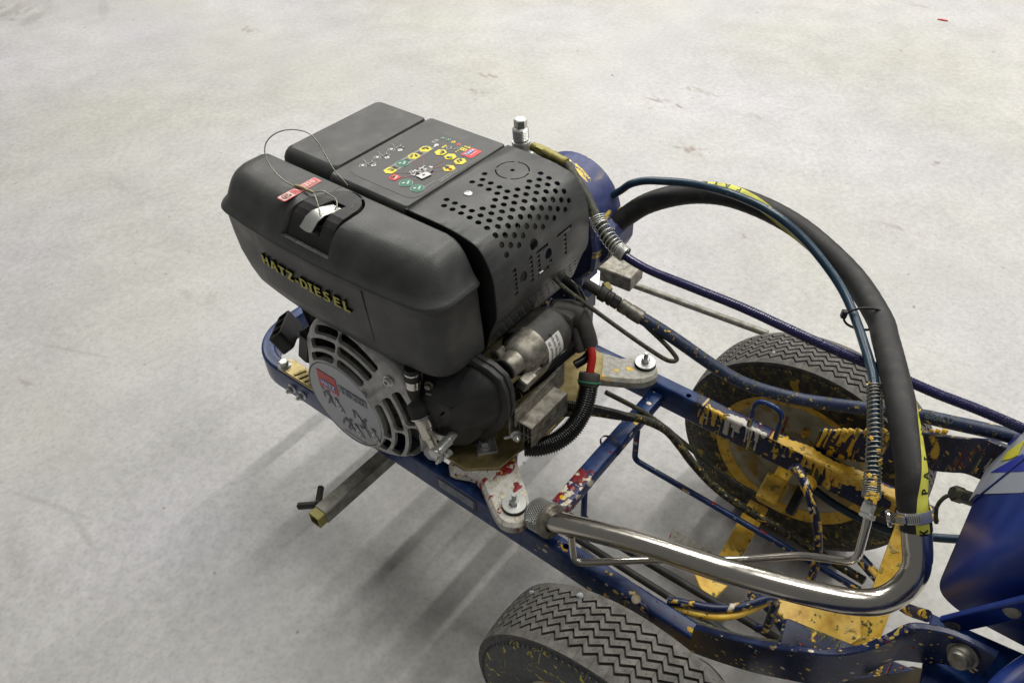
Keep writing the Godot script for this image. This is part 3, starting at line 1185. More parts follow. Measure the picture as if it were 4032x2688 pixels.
func say(b: B, s: String, x: float, z: float, size: float, c: Color, y := 0.7007) -> void:
	b.tint = c
	append_text(b, s, size, 0.0002, TOP * Transform3D(Basis.IDENTITY, Vector3(z, x, y)))


func engine_labels(e: Node3D) -> void:
	var yellow := Color8(222, 208, 52)
	var dark := Color8(34, 36, 34)
	var white := Color8(206, 206, 202)
	var red := Color8(206, 58, 56)
	var green := Color8(18, 104, 82)
	var grey := Color8(120, 120, 116)
	# diesel sticker on the tank
	var b := B.new()
	b.tint = Color8(206, 92, 88)
	patch(b, -0.8098, -0.5385, 0.067, 0.0172, Color8(200, 64, 62), 0.7002)
	patch(b, -0.8098, -0.5385, 0.0645, 0.0150, Color8(216, 190, 184), 0.7005)
	patch(b, -0.8098, -0.5475, 0.0445, 0.0128, Color8(198, 60, 58), 0.7008)
	patch(b, -0.8098, -0.5475, 0.0420, 0.0106, Color8(214, 186, 180), 0.7011)
	patch(b, -0.8098, -0.5475, 0.0404, 0.0092, Color8(196, 58, 56), 0.7014)
	say(b, "DIESEL", -0.8098, -0.5475, 0.0108, Color8(226, 206, 200), 0.7017)
	disc(b, -0.8098, -0.5148, 0.0062, Color8(188, 52, 50), 0.7008)
	disc(b, -0.8098, -0.5148, 0.0052, Color8(214, 186, 180), 0.7011)
	say(b, "FUEL", -0.8075, -0.5148, 0.0036, Color8(70, 40, 40), 0.7014)
	say(b, "OIL", -0.8120, -0.5148, 0.0036, Color8(70, 40, 40), 0.7014)
	stroke(b, -0.8138, -0.5188, -0.8058, -0.5108, 0.0012, Color8(188, 52, 50), 0.7017)
	put("diesel_sticker", b.done(), M.print, e.get_node("fuel_tank"), "red and white fuel sticker")
	# the printed plate
	var plate := B.new()
	patch(plate, -0.7275, -0.6925, 0.165, 0.132, Color8(66, 66, 65), 0.7002)
	var sc := put("instruction_plate", plate.done(), M.print, e.get_node("service_cover"), "printed plate with yellow, green and red service symbols")
	b = B.new()
	patch(b, -0.7435, -0.6865, 0.092, 0.0175, Color8(126, 126, 120), 0.7005)
	for k in 3:
		stroke(b, -0.7435, -0.7085 + 0.0255 * k - 0.003, -0.7435, -0.7085 + 0.0255 * k + 0.003, 0.009, dark, 0.7008)
	put("service_row", b.done(), M.print, sc)
	# yellow hexagons, each with a small drawing
	var hexes := [[-0.7445, -0.7225], [-0.7440, -0.6975], [-0.7430, -0.6475], [-0.7195, -0.7285], [-0.6995, -0.7270], [-0.6790, -0.7250], [-0.6790, -0.7010]]
	for i in hexes.size():
		b = B.new()
		var x: float = hexes[i][0]
		var z: float = hexes[i][1]
		hexagon(b, x, z, 0.0165, 0.0190, yellow, 0.7008)
		for k in 5:
			var a := rng.randf() * TAU
			var q := Vector2(cos(a), sin(a)) * 0.0035
			var c2 := dark if k < 3 else Color8(150, 146, 110)
			if i == 6:
				c2 = [Color8(40, 70, 140), Color8(190, 70, 50), Color8(40, 70, 140), dark, Color8(200, 140, 50)][k]
			patch(b, x + q.x, z + q.y, rng.randf_range(0.003, 0.008), rng.randf_range(0.0012, 0.0035), c2, 0.7011 + k * 0.0003, rng.randf() * 3)
		put("yellow_symbol", b.done(), M.print, sc)
	for p in [[-0.7432, -0.6725, 0.0098], [-0.7005, -0.6358, 0.0098], [-0.6785, -0.6350, 0.0098]]:
		b = B.new()
		disc(b, p[0], p[1], p[2], Color8(150, 180, 160), 0.7008)
		disc(b, p[0], p[1], p[2] - 0.0008, green, 0.7011)
		patch(b, p[0] + 0.002, p[1] - 0.002, 0.009, 0.0028, Color8(170, 190, 178), 0.7014, 0.5)
		patch(b, p[0] - 0.002, p[1] + 0.003, 0.004, 0.003, white, 0.7017, -0.4)
		put("green_symbol", b.done(), M.print, sc)
	b = B.new()
	patch(b, -0.7245, -0.6375, 0.0135, 0.0135, red, 0.7008)
	patch(b, -0.7225, -0.6385, 0.0085, 0.0022, white, 0.7011, 0.3)
	patch(b, -0.7265, -0.6365, 0.0075, 0.0022, Color8(60, 40, 40), 0.7014, -0.5)
	put("red_symbol", b.done(), M.print, sc)
	# lines from the symbols to the drawing of an engine
	b = B.new()
	for s in [[-0.7445, -0.715, -0.712, -0.684], [-0.7440, -0.69, -0.716, -0.678], [-0.743, -0.64, -0.712, -0.66], [-0.7225, -0.633, -0.706, -0.656], [-0.700, -0.719, -0.702, -0.688], [-0.679, -0.716, -0.700, -0.684], [-0.681, -0.694, -0.692, -0.676], [-0.698, -0.643, -0.694, -0.652]]:
		stroke(b, s[0], s[1], s[2], s[3], 0.0007, Color8(150, 58, 54), 0.7005)
	put("guide_lines", b.done(), M.print, sc)
	b = B.new()
	for k in 46:
		var a := rng.randf() * TAU
		var rr := sqrt(rng.randf())
		var sh := 150 + rng.randi() % 70
		var c := Color8(sh, sh, sh - 4) if rng.randf() < 0.72 else (dark if rng.randf() < 0.75 else red)
		patch(b, -0.7075 + 0.0115 * rr * sin(a), -0.6735 + 0.0185 * rr * cos(a), rng.randf_range(0.0015, 0.007), rng.randf_range(0.001, 0.0035), c, 0.7008 + k * 0.00002, rng.randf() * 3)
	patch(b, -0.6935, -0.6650, 0.018, 0.012, white, 0.7020, -0.15)
	patch(b, -0.6940, -0.6645, 0.0045, 0.0030, dark, 0.7023)
	patch(b, -0.6965, -0.6790, 0.011, 0.009, Color8(88, 88, 86), 0.7020, 0.2)
	put("engine_drawing", b.done(), M.print, sc)
	# three small drawings of a man cranking, numbered
	for k in 3:
		b = B.new()
		var z := -0.7005 + 0.0290 * k
		var x := -0.7835
		disc(b, x - 0.0015, z + 0.008, 0.0056, Color8(150, 150, 146), 0.7005)
		disc(b, x - 0.0015, z + 0.008, 0.0044, Color8(66, 66, 64), 0.7008)
		disc(b, x - 0.0015, z + 0.008, 0.0024, white, 0.7011)
		for s in [[0.0, 0.002, 0.003, -0.006], [0.003, -0.006, 0.009, -0.008], [-0.002, 0.001, -0.010, -0.004], [-0.010, -0.004, -0.012, -0.002], [0.003, -0.006, -0.001, -0.011], [0.001, 0.001, 0.006, 0.002], [0.009, -0.008, 0.010, -0.004]]:
			stroke(b, x + s[0], z + s[1], x + s[2], z + s[3], 0.0011, Color8(150, 150, 146), 0.7014)
		disc(b, x + 0.0105, z + 0.002 - 0.002 * k, 0.0036, Color8(226, 226, 222), 0.7008)
		say(b, str(k + 1), x + 0.0105, z + 0.002 - 0.002 * k, 0.0062, dark, 0.7012)
		put("crank_drawing", b.done(), M.print, sc)
	# maker's mark in the corner and the small key beside it
	b = B.new()
	patch(b, -0.6815, -0.7530, 0.0255, 0.0205, Color8(214, 62, 58), 0.7008)
	b.tint = Color8(40, 70, 150)
	prism(b, PackedVector2Array(Array(ngon(1.0, 24)).map(func(p): return p * Vector2(0.0106, 0.0044))), TOP * Transform3D(Basis.IDENTITY, Vector3(-0.7530, -0.6850, 0.7012)), 0.0, 0.0002)
	say(b, "HATZ", -0.6850, -0.7530, 0.0078, Color8(226, 226, 226), 0.7016)
	patch(b, -0.6782, -0.7535, 0.014, 0.0012, Color8(230, 190, 186), 0.7012)
	put("maker_mark", b.done(), M.print, sc)
	b = B.new()
	say(b, "1B..", -0.6985, -0.7545, 0.0150, yellow, 0.7008)
	put("model_mark", b.done(), M.print, sc)
	var keys := [[-0.746, -0.763, green], [-0.736, -0.764, green], [-0.7255, -0.7635, yellow], [-0.7145, -0.7625, red]]
	for k in keys:
		b = B.new()
		if k[2] == green:
			disc(b, k[0], k[1], 0.0036, Color8(130, 160, 146), 0.7005)
			disc(b, k[0], k[1], 0.0030, green, 0.7008)
			patch(b, k[0], k[1], 0.003, 0.0014, white, 0.7011)
		elif k[2] == yellow:
			hexagon(b, k[0], k[1], 0.0062, 0.0072, yellow, 0.7005)
			patch(b, k[0], k[1], 0.0035, 0.0014, dark, 0.7008)
		else:
			patch(b, k[0], k[1], 0.0056, 0.0056, red, 0.7005, PI / 4)
		put("key_symbol", b.done(), M.print, sc)
	b = B.new()
	patch(b, -0.7495, -0.7495, 0.0115, 0.0065, Color8(140, 140, 136), 0.7005)
	patch(b, -0.7495, -0.7495, 0.0030, 0.0040, Color8(90, 90, 88), 0.7008)
	disc(b, -0.7400, -0.7420, 0.0034, white, 0.7005)
	patch(b, -0.7395, -0.7380, 0.008, 0.0026, white, 0.7008, 0.4)
	disc(b, -0.7195, -0.7465, 0.0040, white, 0.7005)
	disc(b, -0.7195, -0.7465, 0.0031, Color8(50, 50, 49), 0.7008)
	patch(b, -0.7275, -0.7475, 0.004, 0.0035, yellow, 0.7005)
	patch(b, -0.7275, -0.7425, 0.004, 0.0035, yellow, 0.7005)
	put("key_drawing", b.done(), M.print, sc)
	b = B.new()
	for row in [[-0.6690, -0.7060, 15], [-0.6650, -0.7030, 14], [-0.6722, -0.6640, 13], [-0.7095, -0.7620, 6], [-0.7060, -0.7620, 5]]:
		var zz: float = row[1]
		for k in row[2]:
			var wd := rng.randf_range(0.0012, 0.0030)
			patch(b, row[0], zz + wd / 2, wd, 0.0020, Color8(132, 132, 128), 0.7006)
			zz += wd + 0.0006
	put("small_print", b.done(), M.print, sc)


func housing_radius(a: float) -> float:
	# outline of the blower housing round the crank, by angle in degrees
	var tab := [[-180, 0.094], [-150, 0.092], [-120, 0.093], [-90, 0.098], [-70, 0.109], [-47, 0.118], [-37, 0.125], [-28, 0.132], [-12, 0.139], [0, 0.142], [15, 0.143], [30, 0.147], [45, 0.1535], [52, 0.1535], [62, 0.146], [75, 0.139], [90, 0.136], [105, 0.1345], [114, 0.1365], [122, 0.1335], [132, 0.126], [146, 0.112], [163, 0.0995], [180, 0.094]]
	for i in tab.size() - 1:
		if a <= tab[i + 1][0]:
			return lerpf(tab[i][1], tab[i + 1][1], (a - tab[i][0]) / float(tab[i + 1][0] - tab[i][0]))
	return 0.094


func arc_cut(r0: float, r1: float, a0: float, a1: float) -> ArrayMesh:
	var o := PackedVector2Array()
	var c := 0.0032
	var rm := (r0 + r1) / 2
	for k in 13:
		var a := deg_to_rad(lerpf(a0, a1, k / 12.0))
		o.append(r1 * Vector2(cos(a), sin(a)))
	var ae := deg_to_rad(a1) + c / rm
	o.append((r1 - c) * Vector2(cos(ae), sin(ae)))
	o.append((r0 + c) * Vector2(cos(ae), sin(ae)))
	for k in 13:
		var a := deg_to_rad(lerpf(a1, a0, k / 12.0))
		o.append(r0 * Vector2(cos(a), sin(a)))
	ae = deg_to_rad(a0) - c / rm
	o.append((r0 + c) * Vector2(cos(ae), sin(ae)))
	o.append((r1 - c) * Vector2(cos(ae), sin(ae)))
	var b := B.new()
	prism(b, o, Transform3D(Basis.IDENTITY, Vector3(-0.71, 0.398, 0)), -0.505, -0.44)
	return b.done()


func engine_recoil(e: Node3D) -> void:
	var c := Vector3(-0.71, 0.398, 0)
	# cast housing: section of the shell swept round the crank
	var n := 120
	var rings := []
	var sect := [[1, 0, -0.552], [1, 0, -0.492], [1, -0.002, -0.4865], [1, -0.0055, -0.4835], [0, 0.122, -0.4765], [0, 0.098, -0.4675], [0, 0.084, -0.4625], [0, 0.0805, -0.4598], [0, 0.0785, -0.4605], [0, 0.0785, -0.468], [0, 0.098, -0.4735], [0, 0.122, -0.4825], [1, -0.0085, -0.4895], [1, -0.0085, -0.552]]
	for k in n:
		var a := -180.0 + 360.0 * k / n
		var r := housing_radius(a)
		var ring := PackedVector3Array()
		for s in sect:
			var rad: float = r + s[1] if s[0] == 1 else minf(s[1], 0.0785 + (s[1] - 0.0785) * (r - 0.010 - 0.0785) / (0.126 - 0.0785))
			if s[0] == 0 and s[1] > 0.0786:
				rad = minf(s[1], 0.0787 + (s[1] - 0.0785) * minf(1.0, (r - 0.009 - 0.0785) / 0.044))
			ring.append(c + Vector3(rad * cos(deg_to_rad(a)), rad * sin(deg_to_rad(a)), s[2]))
		rings.append(ring)
	var b := B.new()
	b.smooth()
	var m := sect.size()
	for j in m:
		if j in [0, 3, 4, 7, 9, 12, 13]:
			b.smooth()
		for k in n:
			var k2 := (k + 1) % n
			var j2 := (j + 1) % m
			b.quad(rings[k][j], rings[k][j2], rings[k2][j2], rings[k2][j])
	var cuts := [["+", b.done()]]
	for s in [[0.0820, 0.0935, 56, 87], [0.0985, 0.1130, 55, 88.5], [0.1180, 0.1315, 56, 89], [0.0820, 0.0935, 95.5, 131], [0.0985, 0.1130, 94, 124], [0.1180, 0.1300, 93, 115.5], [0.0820, 0.0935, -11, 29], [0.0985, 0.1140, 4, 33], [0.1190, 0.1350, 10.5, 35], [0.0820, 0.0935, -41, -18], [0.0985, 0.1140, -35, -2], [0.1190, 0.1345, -27, 5.5]]:
		cuts.append(["-", arc_cut(s[0], s[1], s[2], s[3])])
	# the long hollow of the fixing bolt
	var hol := B.new()
	lathe(hol, Vector3(-0.650, 0.460, -0.4545), Vector3(0.043, 0.043, -0.017), P2([0, -0.014, 0.006, -0.012, 0.0105, -0.006, 0.0125, 0.0, 0.0125, 0.05, 0.010, 0.062, 0.0, 0.063]), 24, 0.0, true)
	cuts.append(["-", hol.done()])
	var grille := put("blower_housing", solid(cuts), M.cast, e, "cast metal blower housing with curved slots")
	b = B.new()
	lathe(b, Vector3(-0.6175, 0.4905, -0.479), Vector3(0.1, 0.1, 1), P2([0.0, 0.0, 0.0085, 0.0, 0.0085, 0.0012, 0.0064, 0.0016, 0.0064, 0.0052, 0.0052, 0.0062, 0.0034, 0.0062, 0.0034, 0.003, 0.0, 0.003]), 24)
	put("cap_screw", b.done(), M.zinc, grille)
	# dark back wall of the housing
	var back := PackedVector2Array()
	for k in 72:
		var a := -180.0 + 5.0 * k
		back.append(Vector2(c.x, c.y) + (housing_radius(a) - 0.0095) * Vector2(cos(deg_to_rad(a)), sin(deg_to_rad(a))))
	b = B.new()
	prism(b, back, Transform3D.IDENTITY, -0.552, -0.546)
	put("housing_back", b.done(), M.black, e)
	# dark wheel turning behind the slots
	b = B.new()
	lathe(b, c + Vector3(0, 0, -0.545), Vector3(0, 0, 1), P2([0.0, 0.0, 0.086, 0.0, 0.086, 0.004, 0.07, 0.020, 0.0, 0.020]), 40)
	for k in 22:
		var a := TAU * k / 22
		var d := Vector3(cos(a), sin(a), 0)
		bar(b, c + d * 0.07 + Vector3(0, 0, -0.520), c + d.rotated(Vector3(0, 0, 1), 0.10) * 0.086 + Vector3(0, 0, -0.530), 0.003, 0.020, Vector3(0, 0, 1))
	put("flywheel_fan", b.done(), M.black, e)
	b = B.new()
	cyl(b, c + Vector3(0, 0, -0.53), c + Vector3(0, 0, -0.470), 0.081, 40)
	put("rope_drum", b.done(), M.grey_metal, e)
	# round badge
	b = B.new()
	lathe(b, c + Vector3(0, 0, -0.468), Vector3(0, 0, 1), P2([0.0, 0.0, 0.0772, 0.0, 0.0772, 0.0070, 0.0762, 0.0078, 0.0, 0.0080]), 64)
	var plate := put("badge_plate", b.done(), M.badge, e, "round light grey badge plate with red mark")
	badge_print(plate)
	# pull handle of the starter rope: hollow grip with two cross walls
	b = B.new()
	var hz := Vector3(-0.55, 0.80, 0.20).normalized()
	var hy := Vector3(-0.67, -0.29, -0.68)
	hy = (hy - hz * hy.dot(hz)).normalized()
	var hx2 := Transform3D(Basis(hy.cross(hz), hy, hz), Vector3(-0.905, 0.430, -0.502))
	var grip := B.new()
	prism(grip, rrect(0.0245, 0.096, 0.0065, 5), hx2, -0.034, 0.0, 0.0010)
	var parts := [["+", grip.done()]]
	for k in 3:
		var cell := B.new()
		prism(cell, rrect(0.0200, 0.0275, 0.0026, 3), hx2, -0.026, 0.01)
		parts.append(["-", cell.done(), Transform3D(Basis.IDENTITY, hx2.basis * Vector3(0, 0.0300 * (k - 1), 0))])
	put("pull_handle", solid(parts), M.dark_plastic, e, "hollow black pull handle with three cells")
	b = B.new()
	box(b, Transform3D(Basis(Vector3(0, 0, 1), -0.35), Vector3(-0.872, 0.385, -0.528)), Vector3(0.030, 0.075, 0.030), 0.005)
	tube(b, V([-0.885, 0.50, -0.55, -0.868, 0.42, -0.552, -0.850, 0.34, -0.556]), 0.017, 16)
	tube(b, V([-0.835, 0.46, -0.555, -0.828, 0.33, -0.556]), 0.012, 14)
	put("rope_guide", b.done(), M.black, e)


func badge_print(plate: Node3D) -> void:
	var z := -0.4598
	var face := func(x: float, y: float, l: float): return Transform3D(Basis.IDENTITY, Vector3(x, y, z + l))
	var red := Color8(206, 52, 46)
	var dark := Color8(74, 76, 80)
	var b := B.new()
	b.tint = red
	prism(b, P2([-0.0215, -0.018, 0.0215, -0.018, 0.0205, 0.0175, -0.0205, 0.0175]), face.call(-0.7395, 0.4300, 0.0003), 0, 0.0002)
	b.tint = Color8(44, 92, 168)
	prism(b, PackedVector2Array(Array(ngon(1.0, 28)).map(func(p): return p * Vector2(0.0178, 0.0072))), face.call(-0.7395, 0.4245, 0.0006), 0, 0.0002)
	b.tint = Color8(232, 232, 234)
	append_text(b, "HATZ", 0.0125, 0.0002, face.call(-0.7395, 0.4245, 0.0010))
	b.tint = Color8(236, 190, 186)
	append_text(b, "DIESEL", 0.0052, 0.0002, face.call(-0.7385, 0.4155, 0.0010))
	put("maker_mark", b.done(), M.print, plate)
	b = B.new()
	b.tint = Color8(136, 142, 148)
	prism(b, P2([-0.030, -0.0075, 0.030, -0.0075, 0.030, 0.0075, -0.030, 0.0075]), face.call(-0.6850, 0.4325, 0.0003), 0, 0.0002)
	b.tint = Color8(68, 82, 96)
	append_text(b, "1B20", 0.0172, 0.0002, Transform3D(Basis(Vector3(1.35, 0, 0), Vector3.UP, Vector3(0, 0, 1)), Vector3(-0.6850, 0.4325, z + 0.0008)))
	put("model_mark", b.done(), M.print, plate)
	# three pictures of a man pulling the rope
	var men := [
		[Vector2(-0.743, 0.394), [[-0.006, 0.010, 0.002, 0.002, 0.0060], [0.002, 0.002, 0.004, -0.008, 0.0050], [0.004, -0.008, 0.010, -0.014, 0.0032], [-0.006, 0.010, -0.013, 0.004, 0.0030], [-0.013, 0.004, -0.012, -0.005, 0.0026], [0.002, 0.002, -0.003, -0.008, 0.0034], [-0.003, -0.008, -0.006, -0.016, 0.0030]], Vector2(-0.001, 0.0135), Vector2(0.0145, 0.003), Vector2(0.0185, -0.0095)],
		[Vector2(-0.709, 0.357), [[-0.006, 0.008, 0.004, 0.004, 0.0066], [0.004, 0.004, 0.008, -0.006, 0.0050], [0.008, -0.006, 0.014, -0.010, 0.0030], [-0.006, 0.008, -0.012, 0.000, 0.0032], [-0.012, 0.000, -0.014, -0.008, 0.0028], [0.002, 0.000, -0.002, -0.009, 0.0034], [-0.002, -0.009, 0.001, -0.014, 0.0030]], Vector2(0.006, 0.0115), Vector2(0.0165, 0.005), Vector2(0.0215, -0.0075)],
		[Vector2(-0.669, 0.378), [[-0.004, 0.008, -0.002, -0.004, 0.0070], [-0.004, 0.008, -0.012, 0.016, 0.0030], [-0.012, 0.016, -0.018, 0.022, 0.0026], [0.000, 0.008, 0.000, 0.000, 0.0040], [-0.002, -0.004, -0.008, -0.010, 0.0038], [-0.008, -0.010, -0.012, -0.006, 0.0034], [-0.002, -0.004, 0.006, -0.012, 0.0036], [0.006, -0.012, 0.009, -0.020, 0.0030]], Vector2(0.003, 0.0145), Vector2(0.0175, 0.0005), Vector2(0.0190, -0.0130)],
	]
	for i in 3:
		b = B.new()
		var o: Vector2 = men[i][0]
		var lift := 0.0003
		b.tint = dark
		for s in men[i][1]:
			var p := Vector2(s[0], s[1])
			var q := Vector2(s[2], s[3])
			var d := (q - p).normalized() * 0.0008
			var w: Vector2 = (q - p).normalized().orthogonal() * s[4] / 2
			prism(b, PackedVector2Array([p - d - w, q + d - w, q + d + w, p - d + w]), face.call(o.x, o.y, lift), 0, 0.0001)
			lift += 0.00012
		prism(b, ngon(0.0034, 16), face.call(o.x + men[i][2].x, o.y + men[i][2].y, lift), 0, 0.0001)
		var k: Vector2 = men[i][3]
		prism(b, ngon(0.0050, 20), face.call(o.x + k.x, o.y + k.y, 0.0015), 0, 0.0001)
		b.tint = Color8(216, 218, 220)
		prism(b, ngon(0.0044, 20), face.call(o.x + k.x, o.y + k.y, 0.0018), 0, 0.0001)
		var w2: Vector2 = men[i][4]
		for q in [[0, 0.001, 0.0062], [0.004, -0.006, 0.0062], [-0.001, 0.0065, 0.003]]:
			prism(b, ngon(q[2], 18), face.call(o.x + w2.x + q[0], o.y + w2.y + q[1], 0.0009 + q[0] * 0.02), 0, 0.0001)
		b.tint = Color8(150, 153, 156)
		for q in [[0, 0.001, 0.0030], [0.004, -0.006, 0.0034]]:
			prism(b, ngon(q[2], 18), face.call(o.x + w2.x + q[0], o.y + w2.y + q[1], 0.0013 + q[0] * 0.02), 0, 0.0001)
		b.tint = Color8(40, 42, 44)
		append_text(b, str(i + 1), 0.0078, 0.0001, face.call(o.x + k.x, o.y + k.y, 0.0021))
		put("rope_drawing", b.done(), M.print, plate)
	b = B.new()
	b.tint = dark
	prism(b, P2([-0.009, 0.004, -0.002, 0.0015, -0.0015, 0.003, 0.003, -0.003, -0.003, -0.0015, -0.0025, 0.0000]), face.call(-0.7555, 0.4065, 0.0003), 0, 0.0001)
	prism(b, P2([-0.001, -0.011, 0.0015, -0.011, 0.0015, 0.002, 0.004, 0.002, 0.0, 0.008, -0.004, 0.002, -0.001, 0.002]), face.call(-0.6905, 0.3935, 0.0003), 0, 0.0001)
	b.tint = Color8(122, 126, 130)
	var x := -0.725
	for k in 16:
		var w := rng.randf_range(0.0015, 0.0035)
		prism(b, P2([0, 0, w, 0, w, 0.0022, 0, 0.0022]), face.call(x, 0.3305, 0.0003), 0, 0.0001)
		x += w + 0.0007
	put("arrow_print", b.done(), M.print, plate)


func engine_side(e: Node3D) -> void:
	# black belt-side housing with its flange
	var fl := P2([-0.62, 0.505, -0.530, 0.532, -0.492, 0.530, -0.472, 0.521, -0.463, 0.500, -0.460, 0.470, -0.463, 0.448, -0.474, 0.422, -0.490, 0.399, -0.520, 0.350, -0.545, 0.312, -0.560, 0.300, -0.585, 0.292, -0.66, 0.290, -0.70, 0.40])
	var b := B.new()
	prism(b, fl, Transform3D.IDENTITY, -0.5675, -0.5585, 0.0012, true)
	prism(b, inset(ccw(fl), 0.0022), Transform3D.IDENTITY, -0.5585, -0.5562)
	prism(b, inset(ccw(fl), 0.001), Transform3D.IDENTITY, -0.5562, -0.5490, 0.0012, true)
	var rings := []
	var mid := Vector2(-0.60, 0.42)
	for l in [[-0.5495, 0.0125, 1.0], [-0.540, 0.0145, 0.985], [-0.530, 0.018, 0.95], [-0.518, 0.024, 0.90], [-0.508, 0.034, 0.84], [-0.502, 0.045, 0.76]]:
		var ring := PackedVector3Array()
		var o := inset(ccw(fl), l[1])
		var dense := PackedVector2Array()
		for i in o.size():
			for k in 4:
				dense.append(o[i].cubic_interpolate(o[(i + 1) % o.size()], o[(i + o.size() - 1) % o.size()], o[(i + 2) % o.size()], k / 4.0))
		for p in dense:
			var q: Vector2 = mid + (p - mid) * l[2]
			ring.append(Vector3(q.x, q.y, l[0]))
		rings.append(ring)
	loft(b, rings)
	# raised dome over the inner wheel
	lathe(b, Vector3(-0.557, 0.425, -0.530), Vector3(0.35, 0.05, 1), P2([0.062, 0.0, 0.056, 0.016, 0.045, 0.025, 0.03, 0.029, 0.0, 0.030]), 36, 0.0, true)
	var hs := put("crank_housing", b.done(), M.dark_plastic, e, "dusty black housing beside the blower")
	for p in [Vector3(-0.511, 0.482, -0.549), Vector3(-0.560, 0.316, -0.549)]:
		b = B.new()
		flange_bolt(b, p, Vector3(0.15, 0.1, 1), 0.0125, 0.0065)
		put("housing_bolt", b.done(), M.zinc, hs)
	# filler elbow and canister under the tank
	var pts := spline(V([-0.585, 0.522, -0.497, -0.586, 0.498, -0.4965, -0.588, 0.476, -0.496, -0.588, 0.462, -0.4955, -0.5845, 0.449, -0.495, -0.580, 0.438, -0.4945]), 4)
	b = B.new()
	var rr := []
	for i in pts.size():
		rr.append(0.0112 if i < 11 else lerpf(0.0112, 0.0155, clampf((i - 11) / 4.0, 0, 1)))
	tube(b, pts, rr, 22)
	lathe(b, Vector3(-0.580, 0.438, -0.4945), Vector3(0.5, -1, 0.1), P2([0.0158, -0.003, 0.0162, 0.0, 0.0158, 0.002, 0.0158, 0.007, 0.0148, 0.008, 0.0, 0.008]), 24)
	put("filler_elbow", b.done(), M.rubber, e)
	b = B.new()
	lathe(b, Vector3(-0.5862, 0.4945, -0.4965), Vector3(0.05, 1, 0.0), P2([0.0115, -0.008, 0.0118, -0.008, 0.0118, 0.006, 0.0115, 0.006]), 26)
	put("hose_clamp", b.done(), M.chrome, e)
	b = B.new()
	lathe(b, Vector3(-0.5855, 0.5135, -0.497), Vector3(0, 1, 0), P2([0.0112, -0.0018, 0.0124, -0.0014, 0.0128, 0.0, 0.0124, 0.0014, 0.0112, 0.0018]), 26)
	put("hose_clamp", b.done(), M.chrome, e)
	b = B.new()
	lathe(b, Vector3(-0.5775, 0.4335, -0.494), Vector3(0.5, -1, 0.1), P2([0.0158, -0.0012, 0.0172, -0.0010, 0.0172, 0.0010, 0.0158, 0.0012]), 26)
	put("hose_clamp", b.done(), M.chrome, e)
	b = B.new()
	flange_bolt(b, Vector3(-0.5675, 0.489, -0.508), Vector3(0.4, 0.1, 1), 0.0085)
	box(b, Transform3D(Basis(Vector3(0, 1, 0), 0.3), Vector3(-0.566, 0.474, -0.507)), Vector3(0.014, 0.005, 0.006), 0.001)
	put("clamp_screw", b.done(), M.grey_metal, e)
	b = B.new()
	var ax := Vector3(0.5, -1, 0.1).normalized()
	lathe(b, Vector3(-0.5765, 0.4315, -0.494), ax, P2([0.0, 0.0, 0.0138, 0.0, 0.0138, 0.031, 0.0118, 0.035, 0.0105, 0.0355, 0.0085, 0.043, 0.0085, 0.053, 0.0, 0.053]), 28)
	put("dipstick_tube", b.done(), M.steel, e)
	# white gasketed plate, throttle pin and its lever
	b = B.new()
	prism(b, P2([-0.588, 0.368, -0.588, 0.335, -0.578, 0.329, -0.556, 0.340, -0.548, 0.362, -0.553, 0.392, -0.568, 0.384]), Transform3D.IDENTITY, -0.507, -0.496, 0.001)
	put("pivot_plate", b.done(), M.badge, e)
	b = B.new()
	cyl(b, Vector3(-0.529, 0.411, -0.4955), Vector3(-0.5255, 0.413, -0.4675), 0.0078, 24)
	cyl(b, Vector3(-0.5285, 0.411, -0.4675), Vector3(-0.528, 0.4115, -0.462), 0.0088, 6)
	cyl(b, Vector3(-0.529, 0.411, -0.4955), Vector3(-0.534, 0.410, -0.5315), 0.0068, 24, 0.0015)
	lathe(b, Vector3(-0.529, 0.411, -0.495), Vector3(0.05, 0, 1), P2([0.0068, 0, 0.0085, 0, 0.0085, 0.0022, 0.0068, 0.0022]), 24)
	put("spacer_pin", b.done(), M.zinc, e, "short bright metal pin sticking out beside the canister")
	b = B.new()
	bar(b, Vector3(-0.533, 0.413, -0.492), Vector3(-0.560, 0.402, -0.494), 0.003, 0.012, Vector3.UP)
	bar(b, Vector3(-0.530, 0.405, -0.488), Vector3(-0.545, 0.376, -0.490), 0.012, 0.0025, Vector3(0, 0, 1))
	put("control_lever", b.done(), M.zinc, e)
	for p in [Vector3(-0.541, 0.372, -0.486), Vector3(-0.533, 0.380, -0.497)]:
		b = B.new()
		flange_bolt(b, p, Vector3(0.35, 0.1, 1), 0.0085, 0.005)
		put("lever_nut", b.done(), M.zinc, e)
	# a plug seen between tank and pull handle, and a warning sticker scrap
	b = B.new()
	cyl(b, Vector3(-0.868, 0.470, -0.545), Vector3(-0.862, 0.474, -0.532), 0.006, 14)
	put("bleed_plug", b.done(), M.zinc, e)
	b = B.new()
	prism(b, rrect(0.018, 0.03, 0.001, 2), Transform3D(Basis(Vector3(1, 0, 0), -0.2), Vector3(-0.812, 0.50, -0.527)), 0, 0.0006)
	put("warning_sticker", b.done(), M.letter, e)
	b = B.new()
	prism(b, P2([-0.85, 0.30, -0.80, 0.30, -0.80, 0.52, -0.84, 0.52]), Transform3D.IDENTITY, -0.60, -0.535, 0.003)
	put("crankcase", b.done(), M.cast, e)


